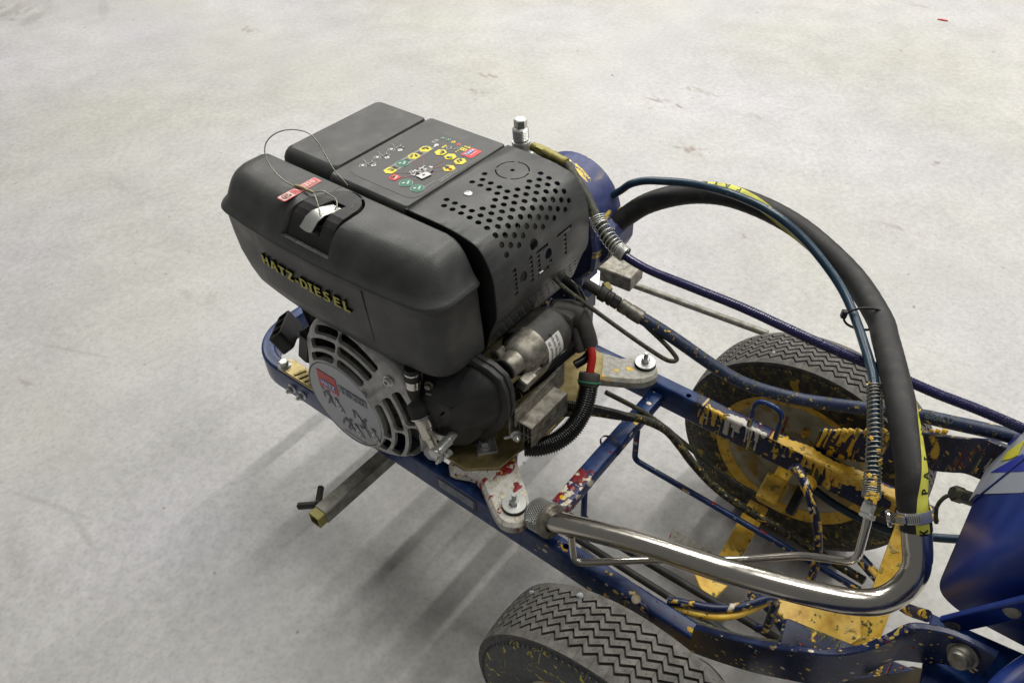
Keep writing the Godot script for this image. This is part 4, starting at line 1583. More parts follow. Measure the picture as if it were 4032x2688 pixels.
func wrap_text(b: B, lines: Array, size: float, centre: Vector3, r: float, a_of_z: float, c: Color) -> void:
	# lettering round a horizontal drum whose axis runs along z: reads up the drum
	b.tint = c
	for l in lines:
		var t := text_mesh(l[0], size, 0.0001, true)
		var arr := t.surface_get_arrays(0)
		var vs: PackedVector3Array = arr[Mesh.ARRAY_VERTEX]
		var ix: PackedInt32Array = arr[Mesh.ARRAY_INDEX] if arr[Mesh.ARRAY_INDEX] != null else PackedInt32Array(range(vs.size()))
		b.flat()
		for i in range(0, ix.size(), 3):
			var q := []
			for k in 3:
				var p := vs[ix[i + k]]
				var a: float = a_of_z + (p.x + l[2]) / r
				q.append(centre + Vector3(cos(a) * (r + 0.0002), sin(a) * (r + 0.0002), l[1] + p.y))
			b.tri(q[0], q[1], q[2])


func engine_starter(e: Node3D) -> void:
	# starter motor: cast nose towards the viewer, black can behind it
	var b := B.new()
	lathe(b, Vector3(-0.4845, 0.515, -0.598), Vector3(0, 0, 1), P2([0.0175, 0.0, 0.0172, 0.015, 0.0166, 0.0215, 0.0158, 0.0228, 0.0, 0.0228]), 36)
	lathe(b, Vector3(-0.4905, 0.5065, -0.642), Vector3(0, 0, 1), P2([0.0315, 0.0, 0.0315, 0.006, 0.0295, 0.010, 0.0288, 0.030, 0.0245, 0.041, 0.0215, 0.0435, 0.0, 0.044]), 40)
	box(b, Transform3D(Basis(Vector3(0, 0, 1), -0.35), Vector3(-0.466, 0.486, -0.598)), Vector3(0.017, 0.020, 0.026), 0.002)
	box(b, Transform3D(Basis(Vector3(0, 0, 1), -0.35), Vector3(-0.4755, 0.474, -0.635)), Vector3(0.020, 0.030, 0.045), 0.004)
	lathe(b, Vector3(-0.4675, 0.5055, -0.612), Vector3(0.55, 0.35, 0.75), P2([0.0078, -0.008, 0.0078, 0.0, 0.0070, 0.0012, 0.0062, 0.0004, 0.0, 0.0002]), 22)
	box(b, Transform3D(Basis(Vector3(0, 0, 1), 0.5), Vector3(-0.510, 0.520, -0.592)), Vector3(0.018, 0.014, 0.018), 0.002)
	var nose := put("starter_nose", b.done(), M.grey_metal, e, "silver cast nose of the starter motor")
	b = B.new()
	lathe(b, Vector3(-0.4845, 0.515, -0.5748), Vector3(0, 0, 1), P2([0.0, 0.0, 0.0148, 0.0, 0.0148, 0.0006, 0.0140, 0.0012, 0.0, 0.0014]), 32)
	put("nose_cap", b.done(), M.dark_plastic, nose)
	b = B.new()
	for k in 7:
		var a := -1.0 + k * 0.21
		box(b, Transform3D(Basis.IDENTITY, Vector3(-0.4905 + 0.0022 * k, 0.5225 - 0.0028 * k, -0.5733)), Vector3(0.0016, 0.0022, 0.0005), 0.0001)
	put("cap_marking", b.done(), M.grey_metal, nose)
	b = B.new()
	hexhead(b, Vector3(-0.4655, 0.5068, -0.6108), Vector3(0.55, 0.35, 0.75), 0.0062, 0.002)
	put("nose_screw", b.done(), M.zinc, nose)
	var cc := Vector3(-0.500, 0.492, 0)
	b = B.new()
	lathe(b, cc + Vector3(0, 0, -0.712), Vector3(0, 0, 1), P2([0.0, 0.0, 0.026, 0.0, 0.0335, 0.003, 0.0365, 0.008, 0.038, 0.010, 0.038, 0.076, 0.0368, 0.0795, 0.0330, 0.080, 0.0330, 0.082, 0.0, 0.082]), 48)
	box(b, Transform3D(Basis.IDENTITY, cc + Vector3(0.008, 0.006, -0.716)), Vector3(0.045, 0.05, 0.02), 0.004)
	var can := put("starter_can", b.done(), M.grey_rubber, e, "dusty black can of the starter motor")
	# white label round the can
	b = B.new()
	b.tint = Color8(214, 212, 206)
	b.smooth()
	var r := 0.0383
	for i in 14:
		var a0 := -0.20 + 0.94 * i / 14.0
		var a1 := -0.20 + 0.94 * (i + 1) / 14.0
		b.quad(cc + Vector3(r * cos(a0), r * sin(a0), -0.646), cc + Vector3(r * cos(a1), r * sin(a1), -0.646), cc + Vector3(r * cos(a1), r * sin(a1), -0.6815), cc + Vector3(r * cos(a0), r * sin(a0), -0.6815))
	wrap_text(b, [["Terminal 30", -0.6545, -0.003], ["Tightening torque", -0.6635, -0.004], ["max 10 Nm", -0.6725, 0.000]], 0.0066, cc, r, 0.22, Color8(44, 42, 40))
	put("torque_label", b.done(), M.print, can, "white label with small black lettering")
	# rubber boot over the terminal and the red cable
	b = B.new()
	var bt := Basis(Vector3(0, 0, 1), 0.25)
	tube(b, V([-0.508, 0.508, -0.722, -0.488, 0.510, -0.732, -0.466, 0.508, -0.738]), 0.0185, 22)
	lathe(b, Vector3(-0.470, 0.508, -0.738), Vector3(0.60, -0.95, 0.25), P2([0.0, -0.006, 0.0120, -0.004, 0.0135, 0.008, 0.0132, 0.044, 0.0122, 0.049, 0.0, 0.049]), 24)
	lathe(b, Vector3(-0.474, 0.496, -0.724), Vector3(0.60, -0.95, 0.25), P2([0.0, 0.0, 0.0085, 0.002, 0.0088, 0.038, 0.007, 0.042, 0.0, 0.042]), 20)
	put("terminal_boot", b.done(), M.grey_rubber, e, "grey rubber boot over the cable terminal")
	b = B.new()
	tube(b, spline(V([-0.446, 0.476, -0.727, -0.4335, 0.4615, -0.7165, -0.4285, 0.448, -0.706, -0.4235, 0.432, -0.694]), 5), 0.0062, 16)
	put("red_cable", b.done(), M.red_cable, e, "red battery cable under the boot")
	# ribbed black conduit with a grey collar and green ring
	b = B.new()
	lathe(b, Vector3(-0.4262, 0.4428, -0.7010), Vector3(0.35, -1.0, 0.72), P2([0.0080, 0.001, 0.0090, -0.001, 0.0152, 0.0, 0.0162, 0.003, 0.0162, 0.017, 0.0150, 0.019]), 26)
	put("conduit_collar", b.done(), M.grey_rubber, e)
	b = B.new()
	lathe(b, Vector3(-0.4222, 0.4325, -0.6935), Vector3(0.35, -1.0, 0.72), P2([0.0160, -0.0016, 0.0172, -0.0012, 0.0176, 0.0, 0.0172, 0.0012, 0.0160, 0.0016]), 28)
	put("green_ring", b.done(), M.green, e, "green ring on the ribbed conduit")
	ribbed(e, "ribbed_conduit", V([-0.4215, 0.431, -0.6925, -0.4165, 0.415, -0.680, -0.4130, 0.397, -0.663, -0.4145, 0.381, -0.640, -0.4235, 0.371, -0.615, -0.440, 0.366, -0.594, -0.458, 0.366, -0.580]), 0.0148, 0.0034, M.black_glossy)
	# thin black leads beside the starter
	b = B.new()
	for o in [0.0, 0.011, 0.021]:
		tube(b, spline(V([-0.505, 0.42 + o * 0.3, -0.585, -0.492, 0.428 + o, -0.62, -0.480, 0.440 + o, -0.66, -0.470, 0.455 + o * 0.5, -0.70, -0.462, 0.462 + o, -0.728]), 6), 0.0072, 12)
	tube(b, spline(V([-0.452, 0.445, -0.700, -0.444, 0.452, -0.722, -0.450, 0.468, -0.742, -0.465, 0.480, -0.752]), 6), 0.0068, 12)
	tube(b, spline(V([-0.540, 0.53, -0.77, -0.510, 0.520, -0.775, -0.485, 0.505, -0.765]), 6), 0.008, 12)
	put("wiring_lead", b.done(), M.black_glossy, e)
	b = B.new()
	for k in 3:
		lathe(b, Vector3(-0.4945 + 0.003 * k, 0.4285 + 0.006 * k, -0.600 - 0.012 * k), Vector3(0.3, 0.25, -1), P2([0.0074, -0.0008, 0.0080, 0.0, 0.0074, 0.0008]), 16)
	put("lead_tie", b.done(), M.yellow_zinc, e)
	# finned voltage regulator on its bracket
	var xf := Transform3D.IDENTITY
	b = B.new()
	box(b, Transform3D(Basis.IDENTITY, Vector3(-0.4605, 0.4395, -0.613)), Vector3(0.0025, 0.030, 0.100), 0.0006)
	box(b, Transform3D(Basis.IDENTITY, Vector3(-0.4670, 0.4255, -0.625)), Vector3(0.0025, 0.045, 0.135), 0.0006)
	put("regulator_bracket", b.done(), M.grey_metal, e)
	b = B.new()
	box(b, Transform3D(Basis.IDENTITY, Vector3(-0.4485, 0.4300, -0.6125)), Vector3(0.0250, 0.0022, 0.087), 0.0007)
	box(b, Transform3D(Basis.IDENTITY, Vector3(-0.4365, 0.4105, -0.6135)), Vector3(0.0024, 0.0410, 0.089), 0.0007)
	for k in 3:
		box(b, Transform3D(Basis.IDENTITY, Vector3(-0.4585 + 0.0075 * k, 0.409, -0.6135)), Vector3(0.0016, 0.040 - 0.004 * k, 0.086), 0.0005)
	box(b, Transform3D(Basis.IDENTITY, Vector3(-0.4495, 0.408, -0.6135)), Vector3(0.024, 0.0022, 0.086), 0.0006)
	var reg := put("voltage_regulator", b.done(), M.grey_metal, e, "grey metal voltage regulator with cooling fins")
	b = B.new()
	b.tint = Color8(66, 64, 58)
	for l in 2:
		var z := -0.590
		for k in (9 if l == 0 else 4):
			var w := rng.randf_range(0.0018, 0.003)
			prism(b, P2([0, 0, w, 0, w, 0.0032, 0, 0.0032]), Transform3D(Basis(Vector3(0, 0, -1), Vector3.UP, Vector3.RIGHT), Vector3(-0.4351, 0.4055 + 0.006 * l, z - 0.010 * l)), 0, 0.0001)
			z -= w + 0.0009
	prism(b, ngon(0.0032, 16), Transform3D(Basis(Vector3(0, 0, -1), Vector3.UP, Vector3.RIGHT), Vector3(-0.4351, 0.4165, -0.632)), 0, 0.0001)
	put("regulator_marking", b.done(), M.print, reg)
	b = B.new()
	flange_bolt(b, Vector3(-0.4615, 0.4040, -0.5655), Vector3(0.75, 0.05, 0.65), 0.0105, 0.004)
	cyl(b, Vector3(-0.4760, 0.396, -0.556), Vector3(-0.4640, 0.403, -0.564), 0.0028, 10)
	put("regulator_bolt", b.done(), M.zinc, e)


func ribbed(parent: Node3D, called: String, path: PackedVector3Array, r: float, pitch: float, m: Material, label := "") -> void:
	var fine := spline(path, 24)
	var len := 0.0
	for i in fine.size() - 1:
		len += fine[i].distance_to(fine[i + 1])
	var n := int(len / pitch) * 6
	var pts := PackedVector3Array()
	var rr := []
	var cum := 0.0
	var k := 0
	var seg := fine[0].distance_to(fine[1])
	for i in n + 1:
		var s := len * i / n * 0.9999
		while cum + seg < s and k < fine.size() - 2:
			cum += seg
			k += 1
			seg = fine[k].distance_to(fine[k + 1])
		pts.append(fine[k].lerp(fine[k + 1], (s - cum) / seg))
		rr.append(r * (1.0 if i % 6 in [1, 2, 3] else 0.885))
	var b := B.new()
	tube(b, pts, rr, 18)
	put(called, b.done(), m, parent, label)


# ---------------------------------------------------------------- cart

const MID := -0.683      # the cart is the same on both sides of this line


func over(p: Vector3) -> Vector3:
	return Vector3(p.x, p.y, 2.0 * MID - p.z)


func ribbon(b: B, top: PackedVector3Array, height: Array, thick: float) -> void:
	# an upright flat bar following its top edge
	var rings := []
	for i in top.size():
		var t := (top[mini(i + 1, top.size() - 1)] - top[maxi(i - 1, 0)])
		t.y = 0
		t = t.normalized()
		var s := Vector3(-t.z, 0, t.x)
		var h: float = height[i]
		var e := 0.0009
		var sec := [[-1, -e], [-0.6, 0.0], [0.6, 0.0], [1, -e], [1, -h + e], [0.6, -h], [-0.6, -h], [-1, -h + e]]
		var ring := PackedVector3Array()
		for q in sec:
			ring.append(top[i] + s * thick / 2 * q[0] + Vector3(0, q[1], 0))
		rings.append(ring)
	b.flat()
	for i in rings.size() - 1:
		for j in 8:
			var k := (j + 1) % 8
			b.quad(rings[i][j], rings[i][k], rings[i + 1][k], rings[i + 1][j])
	for e2 in [0, rings.size() - 1]:
		for j in range(1, 7):
			if e2 == 0:
				b.tri(rings[0][0], rings[0][j + 1], rings[0][j])
			else:
				b.tri(rings[e2][0], rings[e2][j], rings[e2][j + 1])


func square_tube(b: B, path: PackedVector3Array, w: float, h: float, r := 0.004) -> void:
	# a square tube bent in the level plane; the path is its middle
	var rings := []
	for i in path.size():
		var t := (path[mini(i + 1, path.size() - 1)] - path[maxi(i - 1, 0)])
		t.y = 0
		t = t.normalized()
		var s := Vector3(t.z, 0, -t.x)
		var ring := PackedVector3Array()
		for q in rrect(w, h, r, 4):
			ring.append(path[i] + s * q.x + Vector3(0, q.y, 0))
		rings.append(ring)
	loft(b, rings)


func build_cart() -> void:
	var c := thing("line_marking_cart", "blue two-wheeled road marking cart spattered with yellow paint, carrying the engine", "paint cart", Vector3(-0.45, 0, MID))
	cart_frame(c)
	cart_mounts(c)
	cart_pump(c)
	cart_under(c)
	cart_hopper(c)
	var w := [-0.3875, 2.0 * MID + 0.3875]
	for i in 2:
		wheel(c, Vector3(-0.157, 0.207, w[i]), i == 1)


func cart_frame(c: Node3D) -> void:
	var fr := assembly("frame", Vector3(-0.45, 0.3, MID), c)
	var hole := B.new()
	prism(hole, ngon(0.0045, 20), Transform3D(Basis(Vector3.RIGHT, Vector3(0, 0, 1), Vector3.DOWN), Vector3.ZERO), -0.35, -0.305)
	var hm := hole.done()
	# nose: the tube bent round in front of the engine
	var pts := PackedVector3Array()
	pts.append(Vector3(-0.60, 0.296, -0.5015))
	pts.append(Vector3(-0.78, 0.296, -0.5015))
	for k in 13:
		var a := PI / 2 * k / 12.0
		pts.append(Vector3(-0.945 - 0.082 * sin(a), 0.296, -0.5835 + 0.082 * cos(a)))
	for k in 13:
		var a := PI / 2 * k / 12.0
		pts.append(Vector3(-0.945 - 0.082 * cos(a), 0.296, 2 * MID + 0.5835 - 0.082 * sin(a)))
	pts.append(Vector3(-0.60, 0.296, 2 * MID + 0.5015))
	var b := B.new()
	square_tube(b, pts, 0.025, 0.050, 0.005)
	put("nose_tube", b.done(), M.blue, fr)
	b = B.new()
	square_tube(b, V([-0.5995, 0.296, -0.5015, -0.12, 0.296, -0.5015]), 0.025, 0.050, 0.005)
	put("side_rail", solid([["+", b.done()], ["-", hm, Transform3D(Basis.IDENTITY, Vector3(-0.327, 0, -0.503))], ["-", hm, Transform3D(Basis.IDENTITY, Vector3(-0.468, 0, -0.5035))]]), M.blue_some, fr, "near side rail, blue with a few yellow and red splashes")
	# the clean stretch of near rail under the engine
	b = B.new()
	square_tube(b, V([-0.5995, 0.2962, -0.5015, -0.395, 0.2962, -0.5015]), 0.0256, 0.0504, 0.005)
	put("rail_sleeve", solid([["+", b.done()], ["-", hm, Transform3D(Basis.IDENTITY, Vector3(-0.545, 0, -0.5035))], ["-", hm, Transform3D(Basis.IDENTITY, Vector3(-0.468, 0, -0.5035))]]), M.blue, fr)
	b = B.new()
	square_tube(b, V([-0.5995, 0.296, 2 * MID + 0.5015, -0.315, 0.296, 2 * MID + 0.5015]), 0.025, 0.050, 0.005)
	put("side_rail", solid([["+", b.done()], ["-", hm, Transform3D(Basis.IDENTITY, Vector3(-0.330, 0, -0.8600))]]), M.blue, fr)
	b = B.new()
	square_tube(b, V([-0.315, 0.296, 2 * MID + 0.5015, 0.06, 0.296, 2 * MID + 0.5015]), 0.0252, 0.0502, 0.005)
	put("side_rail", b.done(), M.blue_heavy, fr, "far side rail under thick runs of yellow and white paint")
	b = B.new()
	square_tube(b, V([-0.384, 0.2905, -0.851, -0.384, 0.2905, -0.64]), 0.026, 0.026, 0.003)
	put("cross_tube", b.done(), M.blue_some, fr)
	b = B.new()
	square_tube(b, V([-0.384, 0.2905, -0.64, -0.382, 0.2905, -0.514]), 0.0264, 0.0264, 0.003)
	put("cross_tube", b.done(), M.splash, fr, "cross tube blotched red, cream and yellow")
	# upright flat bars rising from the rails to the handle
	var top := V([-0.124, 0.36, -0.4855, -0.083, 0.385, -0.4855, -0.042, 0.41, -0.488, -0.012, 0.435, -0.4895, 0.018, 0.455, -0.495, 0.04, 0.475, -0.506, 0.055, 0.495, -0.518, 0.068, 0.514, -0.531, 0.087, 0.521, -0.5385, 0.107, 0.525, -0.5425, 0.140, 0.530, -0.541])
	var fine := spline(top, 5)
	var hs := []
	for i in fine.size():
		var t := float(i) / (fine.size() - 1)
		hs.append(0.058 + 0.012 * sin(t * PI) - (0.018 * smoothstep(0.82, 1.0, t)))
	b = B.new()
	ribbon(b, fine, hs, 0.0085)
	put("side_plate", b.done(), M.blue_speck, fr, "curved near side plate, dark blue with small yellow specks")
	var far := PackedVector3Array()
	for p in fine:
		far.append(over(p))
	b = B.new()
	ribbon(b, far, hs, 0.0085)
	put("side_plate", b.done(), M.blue_heavy, fr, "curved far side plate streaked with yellow and red paint")
	# end lugs with their big bolts
	for s in 2:
		var p := Vector3(0.118, 0.507, -0.5385)
		var ax := Vector3(-0.22, 0.25, 1.0)
		if s == 1:
			p = over(p)
			ax.z = -1.0
		b = B.new()
		lathe(b, p - ax.normalized() * 0.004, ax, P2([0.0, 0.0, 0.0145, 0.0, 0.0152, 0.003, 0.0145, 0.008, 0.0118, 0.009, 0.0112, 0.015, 0.0092, 0.0165, 0.0088, 0.020, 0.0, 0.021]), 6 if s == 1 else 18)
		put("plate_bolt", b.done(), M.grey_metal, fr)
	# small hoops welded on the rails
	b = B.new()
	tube(b, bends(V([-0.222, 0.318, -0.858, -0.222, 0.384, -0.858, -0.178, 0.384, -0.858, -0.178, 0.318, -0.858]), 0.022, 8), 0.0042, 14)
	put("hose_hoop", b.done(), M.blue_some, fr)
	b = B.new()
	tube(b, bends(V([-0.226, 0.262, -0.485, -0.226, 0.322, -0.490, -0.182, 0.322, -0.490, -0.180, 0.262, -0.485]), 0.020, 8), 0.0044, 14)
	put("hose_hoop", b.done(), M.blue_speck, fr)
	b = B.new()
	lathe(b, Vector3(-0.207, 0.326, -0.490), Vector3(0, 1, 0.3), P2([0.0, 0.0, 0.0062, 0.0, 0.006, 0.0025, 0.003, 0.0035, 0.0, 0.0036]), 14)
	put("paint_lump", b.done(), M.rim, fr)
	# bolts of the nose and the identity plate
	for p in [[-0.901, 0.293], [-0.874, 0.293]]:
		b = B.new()
		flange_bolt(b, Vector3(p[0], p[1], -0.4892), Vector3(0, 0, 1), 0.0118, 0.004)
		put("nose_bolt", b.done(), M.zinc, fr)
	b = B.new()
	b.tint = Color8(44, 46, 54)
	box(b, Transform3D(Basis.IDENTITY, Vector3(-0.518, 0.3005, -0.4885)), Vector3(0.080, 0.026, 0.0012), 0.0005)
	b.tint = Color8(128, 134, 148)
	box(b, Transform3D(Basis.IDENTITY, Vector3(-0.519, 0.3005, -0.4881)), Vector3(0.070, 0.019, 0.0012), 0.0005)
	b.tint = Color8(96, 102, 116)
	for k in 26:
		box(b, Transform3D(Basis.IDENTITY, Vector3(-0.519 + rng.randf_range(-0.031, 0.031), 0.3005 + rng.randf_range(-0.0075, 0.0075), -0.4876)), Vector3(rng.randf_range(0.002, 0.009), 0.0012, 0.0005), 0.0001)
	put("identity_plate", b.done(), M.print, fr, "scratched grey identity plate on the near rail")


func cart_mounts(c: Node3D) -> void:
	# yellow plate under the engine
	var flat := Transform3D(Basis(Vector3.RIGHT, Vector3(0, 0, -1), Vector3.UP), Vector3.ZERO)
	var b := B.new()
	prism(b, P2([-0.565, 0.5035, -0.509, 0.5045, -0.470, 0.5365, -0.468, 0.573, -0.452, 0.630, -0.452, 0.78, -0.48, 0.83, -0.62, 0.86, -0.80, 0.86, -0.80, 0.56, -0.62, 0.56]), flat, 0.3465, 0.3515, 0.0008)
	put("engine_plate", b.done(), M.yellow_zinc, c, "dull yellow metal plate between engine and rails")
	b = B.new()
	prism(b, rrect(0.0310, 0.0310, 0.0015, 2), flat * Transform3D(Basis(Vector3(0, 0, 1), 0.86), Vector3(-0.511, 0.5545, 0)), 0.3517, 0.3557, 0.0006)
	hexhead(b, Vector3(-0.5135, 0.3557, -0.555), Vector3.UP, 0.0165, 0.0085, 0.0115)
	put("plate_bolt", b.done(), M.zinc, c)
	# feet: pressed sheet arms from the plate to rubber mounts on the rails
	var near := P2([-0.540, 0.500, -0.492, 0.5055, -0.455, 0.487, -0.432, 0.4735, -0.413, 0.4665, -0.397, 0.4705, -0.387, 0.4825, -0.389, 0.498, -0.408, 0.524, -0.443, 0.551, -0.466, 0.572, -0.50, 0.62, -0.56, 0.62])
	var farp := P2([-0.540, 0.866, -0.508, 0.842, -0.480, 0.846, -0.456, 0.851, -0.444, 0.862, -0.430, 0.872, -0.414, 0.8755, -0.398, 0.868, -0.387, 0.853, -0.389, 0.836, -0.407, 0.814, -0.463, 0.782, -0.51, 0.75, -0.56, 0.76])
	for s in 2:
		b = B.new()
		prism(b, rounded(near if s == 0 else farp), flat, 0.3230, 0.3455, 0.0050, true)
		var foot := put("engine_foot", b.done(), M.mount if s == 0 else M.mount_clean, c, "white foot splashed red and yellow on the near rail" if s == 0 else "bare metal foot on the far rail")
		var p := Vector3(-0.4145, 0.3455, -0.4995 if s == 0 else -0.8580)
		b = B.new()
		lathe(b, p + Vector3(0, -0.002, 0), Vector3.UP, P2([0.0165, 0.0, 0.0180, 0.001, 0.0180, 0.0055, 0.0165, 0.0065]), 30)
		put("rubber_mount", b.done(), M.black, foot)
		b = B.new()
		lathe(b, p + Vector3(0, 0.0044, 0), Vector3.UP, P2([0.0, 0.0, 0.0172, 0.0, 0.0176, 0.0008, 0.0172, 0.0020, 0.0, 0.0024]), 34)
		hexhead(b, p + Vector3(0, 0.0066, 0), Vector3.UP, 0.0125, 0.0080, 0.0, 0.0105)
		put("mount_nut", b.done(), M.zinc, foot)
	# ribbed bright step plate at the nose, with its bolt
	b = B.new()
	prism(b, P2([-0.931, 0.490, -0.929, 0.520, -0.885, 0.520, -0.80, 0.560, -0.78, 0.52, -0.80, 0.491]), flat, 0.3205, 0.3265, 0.001)
	for k in 6:
		bar(b, Vector3(-0.892 + 0.013 * k, 0.3265, -0.494), Vector3(-0.884 + 0.013 * k, 0.3265, -0.515), 0.0065, 0.004, Vector3.UP, 0.0018)
	put("step_plate", b.done(), M.yellow_zinc, c)
	b = B.new()
	flange_bolt(b, Vector3(-0.924, 0.3265, -0.500), Vector3.UP, 0.0145)
	put("step_bolt", b.done(), M.zinc, c)
	# square gun-arm bar under the frame
	b = B.new()
	var outer := B.new()
	prism(outer, rrect(0.0270, 0.0270, 0.003, 3), Transform3D(Basis(Vector3(1, 0, 0), Vector3.UP, Vector3(0, 0, 1)), Vector3(-0.718, 0.2070, 0)), -1.255, -0.373, 0.0008)
	var bar_parts := [["+", outer.done()]]
	var notch := B.new()
	box(notch, Transform3D.IDENTITY, Vector3(0.020, 0.0016, 0.0020), 0.0002)
	var nm := notch.done()
	for k in 4:
		bar_parts.append(["-", nm, Transform3D(Basis.IDENTITY, Vector3(-0.7215 + (0.0 if k % 2 == 0 else 0.005), 0.2207, -0.405 - 0.0285 * k))])
	var gb := put("gun_arm_bar", solid(bar_parts), M.bar_metal, c, "dull square metal bar sticking out under the near rail")
	b = B.new()
	var tub := B.new()
	prism(tub, rrect(0.0235, 0.0235, 0.0018, 3), Transform3D(Basis.IDENTITY, Vector3(-0.718, 0.2070, 0)), -0.42, -0.358, 0.0006)
	var bore := B.new()
	prism(bore, rrect(0.0195, 0.0195, 0.001, 2), Transform3D(Basis.IDENTITY, Vector3(-0.718, 0.2070, 0)), -0.41, -0.35)
	put("inner_tube", solid([["+", tub.done()], ["-", bore.done()]]), M.brass, gb)
	b = B.new()
	for a in [[Vector3(-0.738, 0.206, -0.383), Vector3(-0.768, 0.199, -0.363)], [Vector3(-0.738, 0.206, -0.383), Vector3(-0.757, 0.214, -0.408)]]:
		bar(b, a[0], a[1], 0.010, 0.011, Vector3.UP, 0.003)
	cyl(b, Vector3(-0.742, 0.206, -0.384), Vector3(-0.726, 0.206, -0.386), 0.0075, 16)
	put("wing_knob", b.done(), M.black, gb, "black wing knob at the end of the bar")
	for k in 4:
		b = B.new()
		box(b, Transform3D(Basis.IDENTITY, Vector3(-0.7215 + (0.0 if k % 2 == 0 else 0.005), 0.22065, -0.4067 - 0.0285 * k)), Vector3(0.0195 - 0.008 * (k % 2), 0.0006, 0.0014), 0.0002)
		put("bar_mark", b.done(), M.rim, gb)
	# round rod with ring marks beyond the far wheel
	b = B.new()
	var ra := Vector3(-0.690, 0.30, -1.074)
	var rb := Vector3(-0.298, 0.30, -1.104)
	cyl(b, ra, rb, 0.0066, 18, 0.0012)
	var rod := put("scale_rod", b.done(), M.bar_metal, c, "long grey rod with ring marks behind the far wheel")
	for k in 9:
		b = B.new()
		var p := ra.lerp(rb, 0.16 + 0.105 * k)
		lathe(b, p, rb - ra, P2([0.0066, -0.0006, 0.00685, -0.0005, 0.00685, 0.0005, 0.0066, 0.0006]), 18)
		put("ring_mark", b.done(), M.rim, rod)


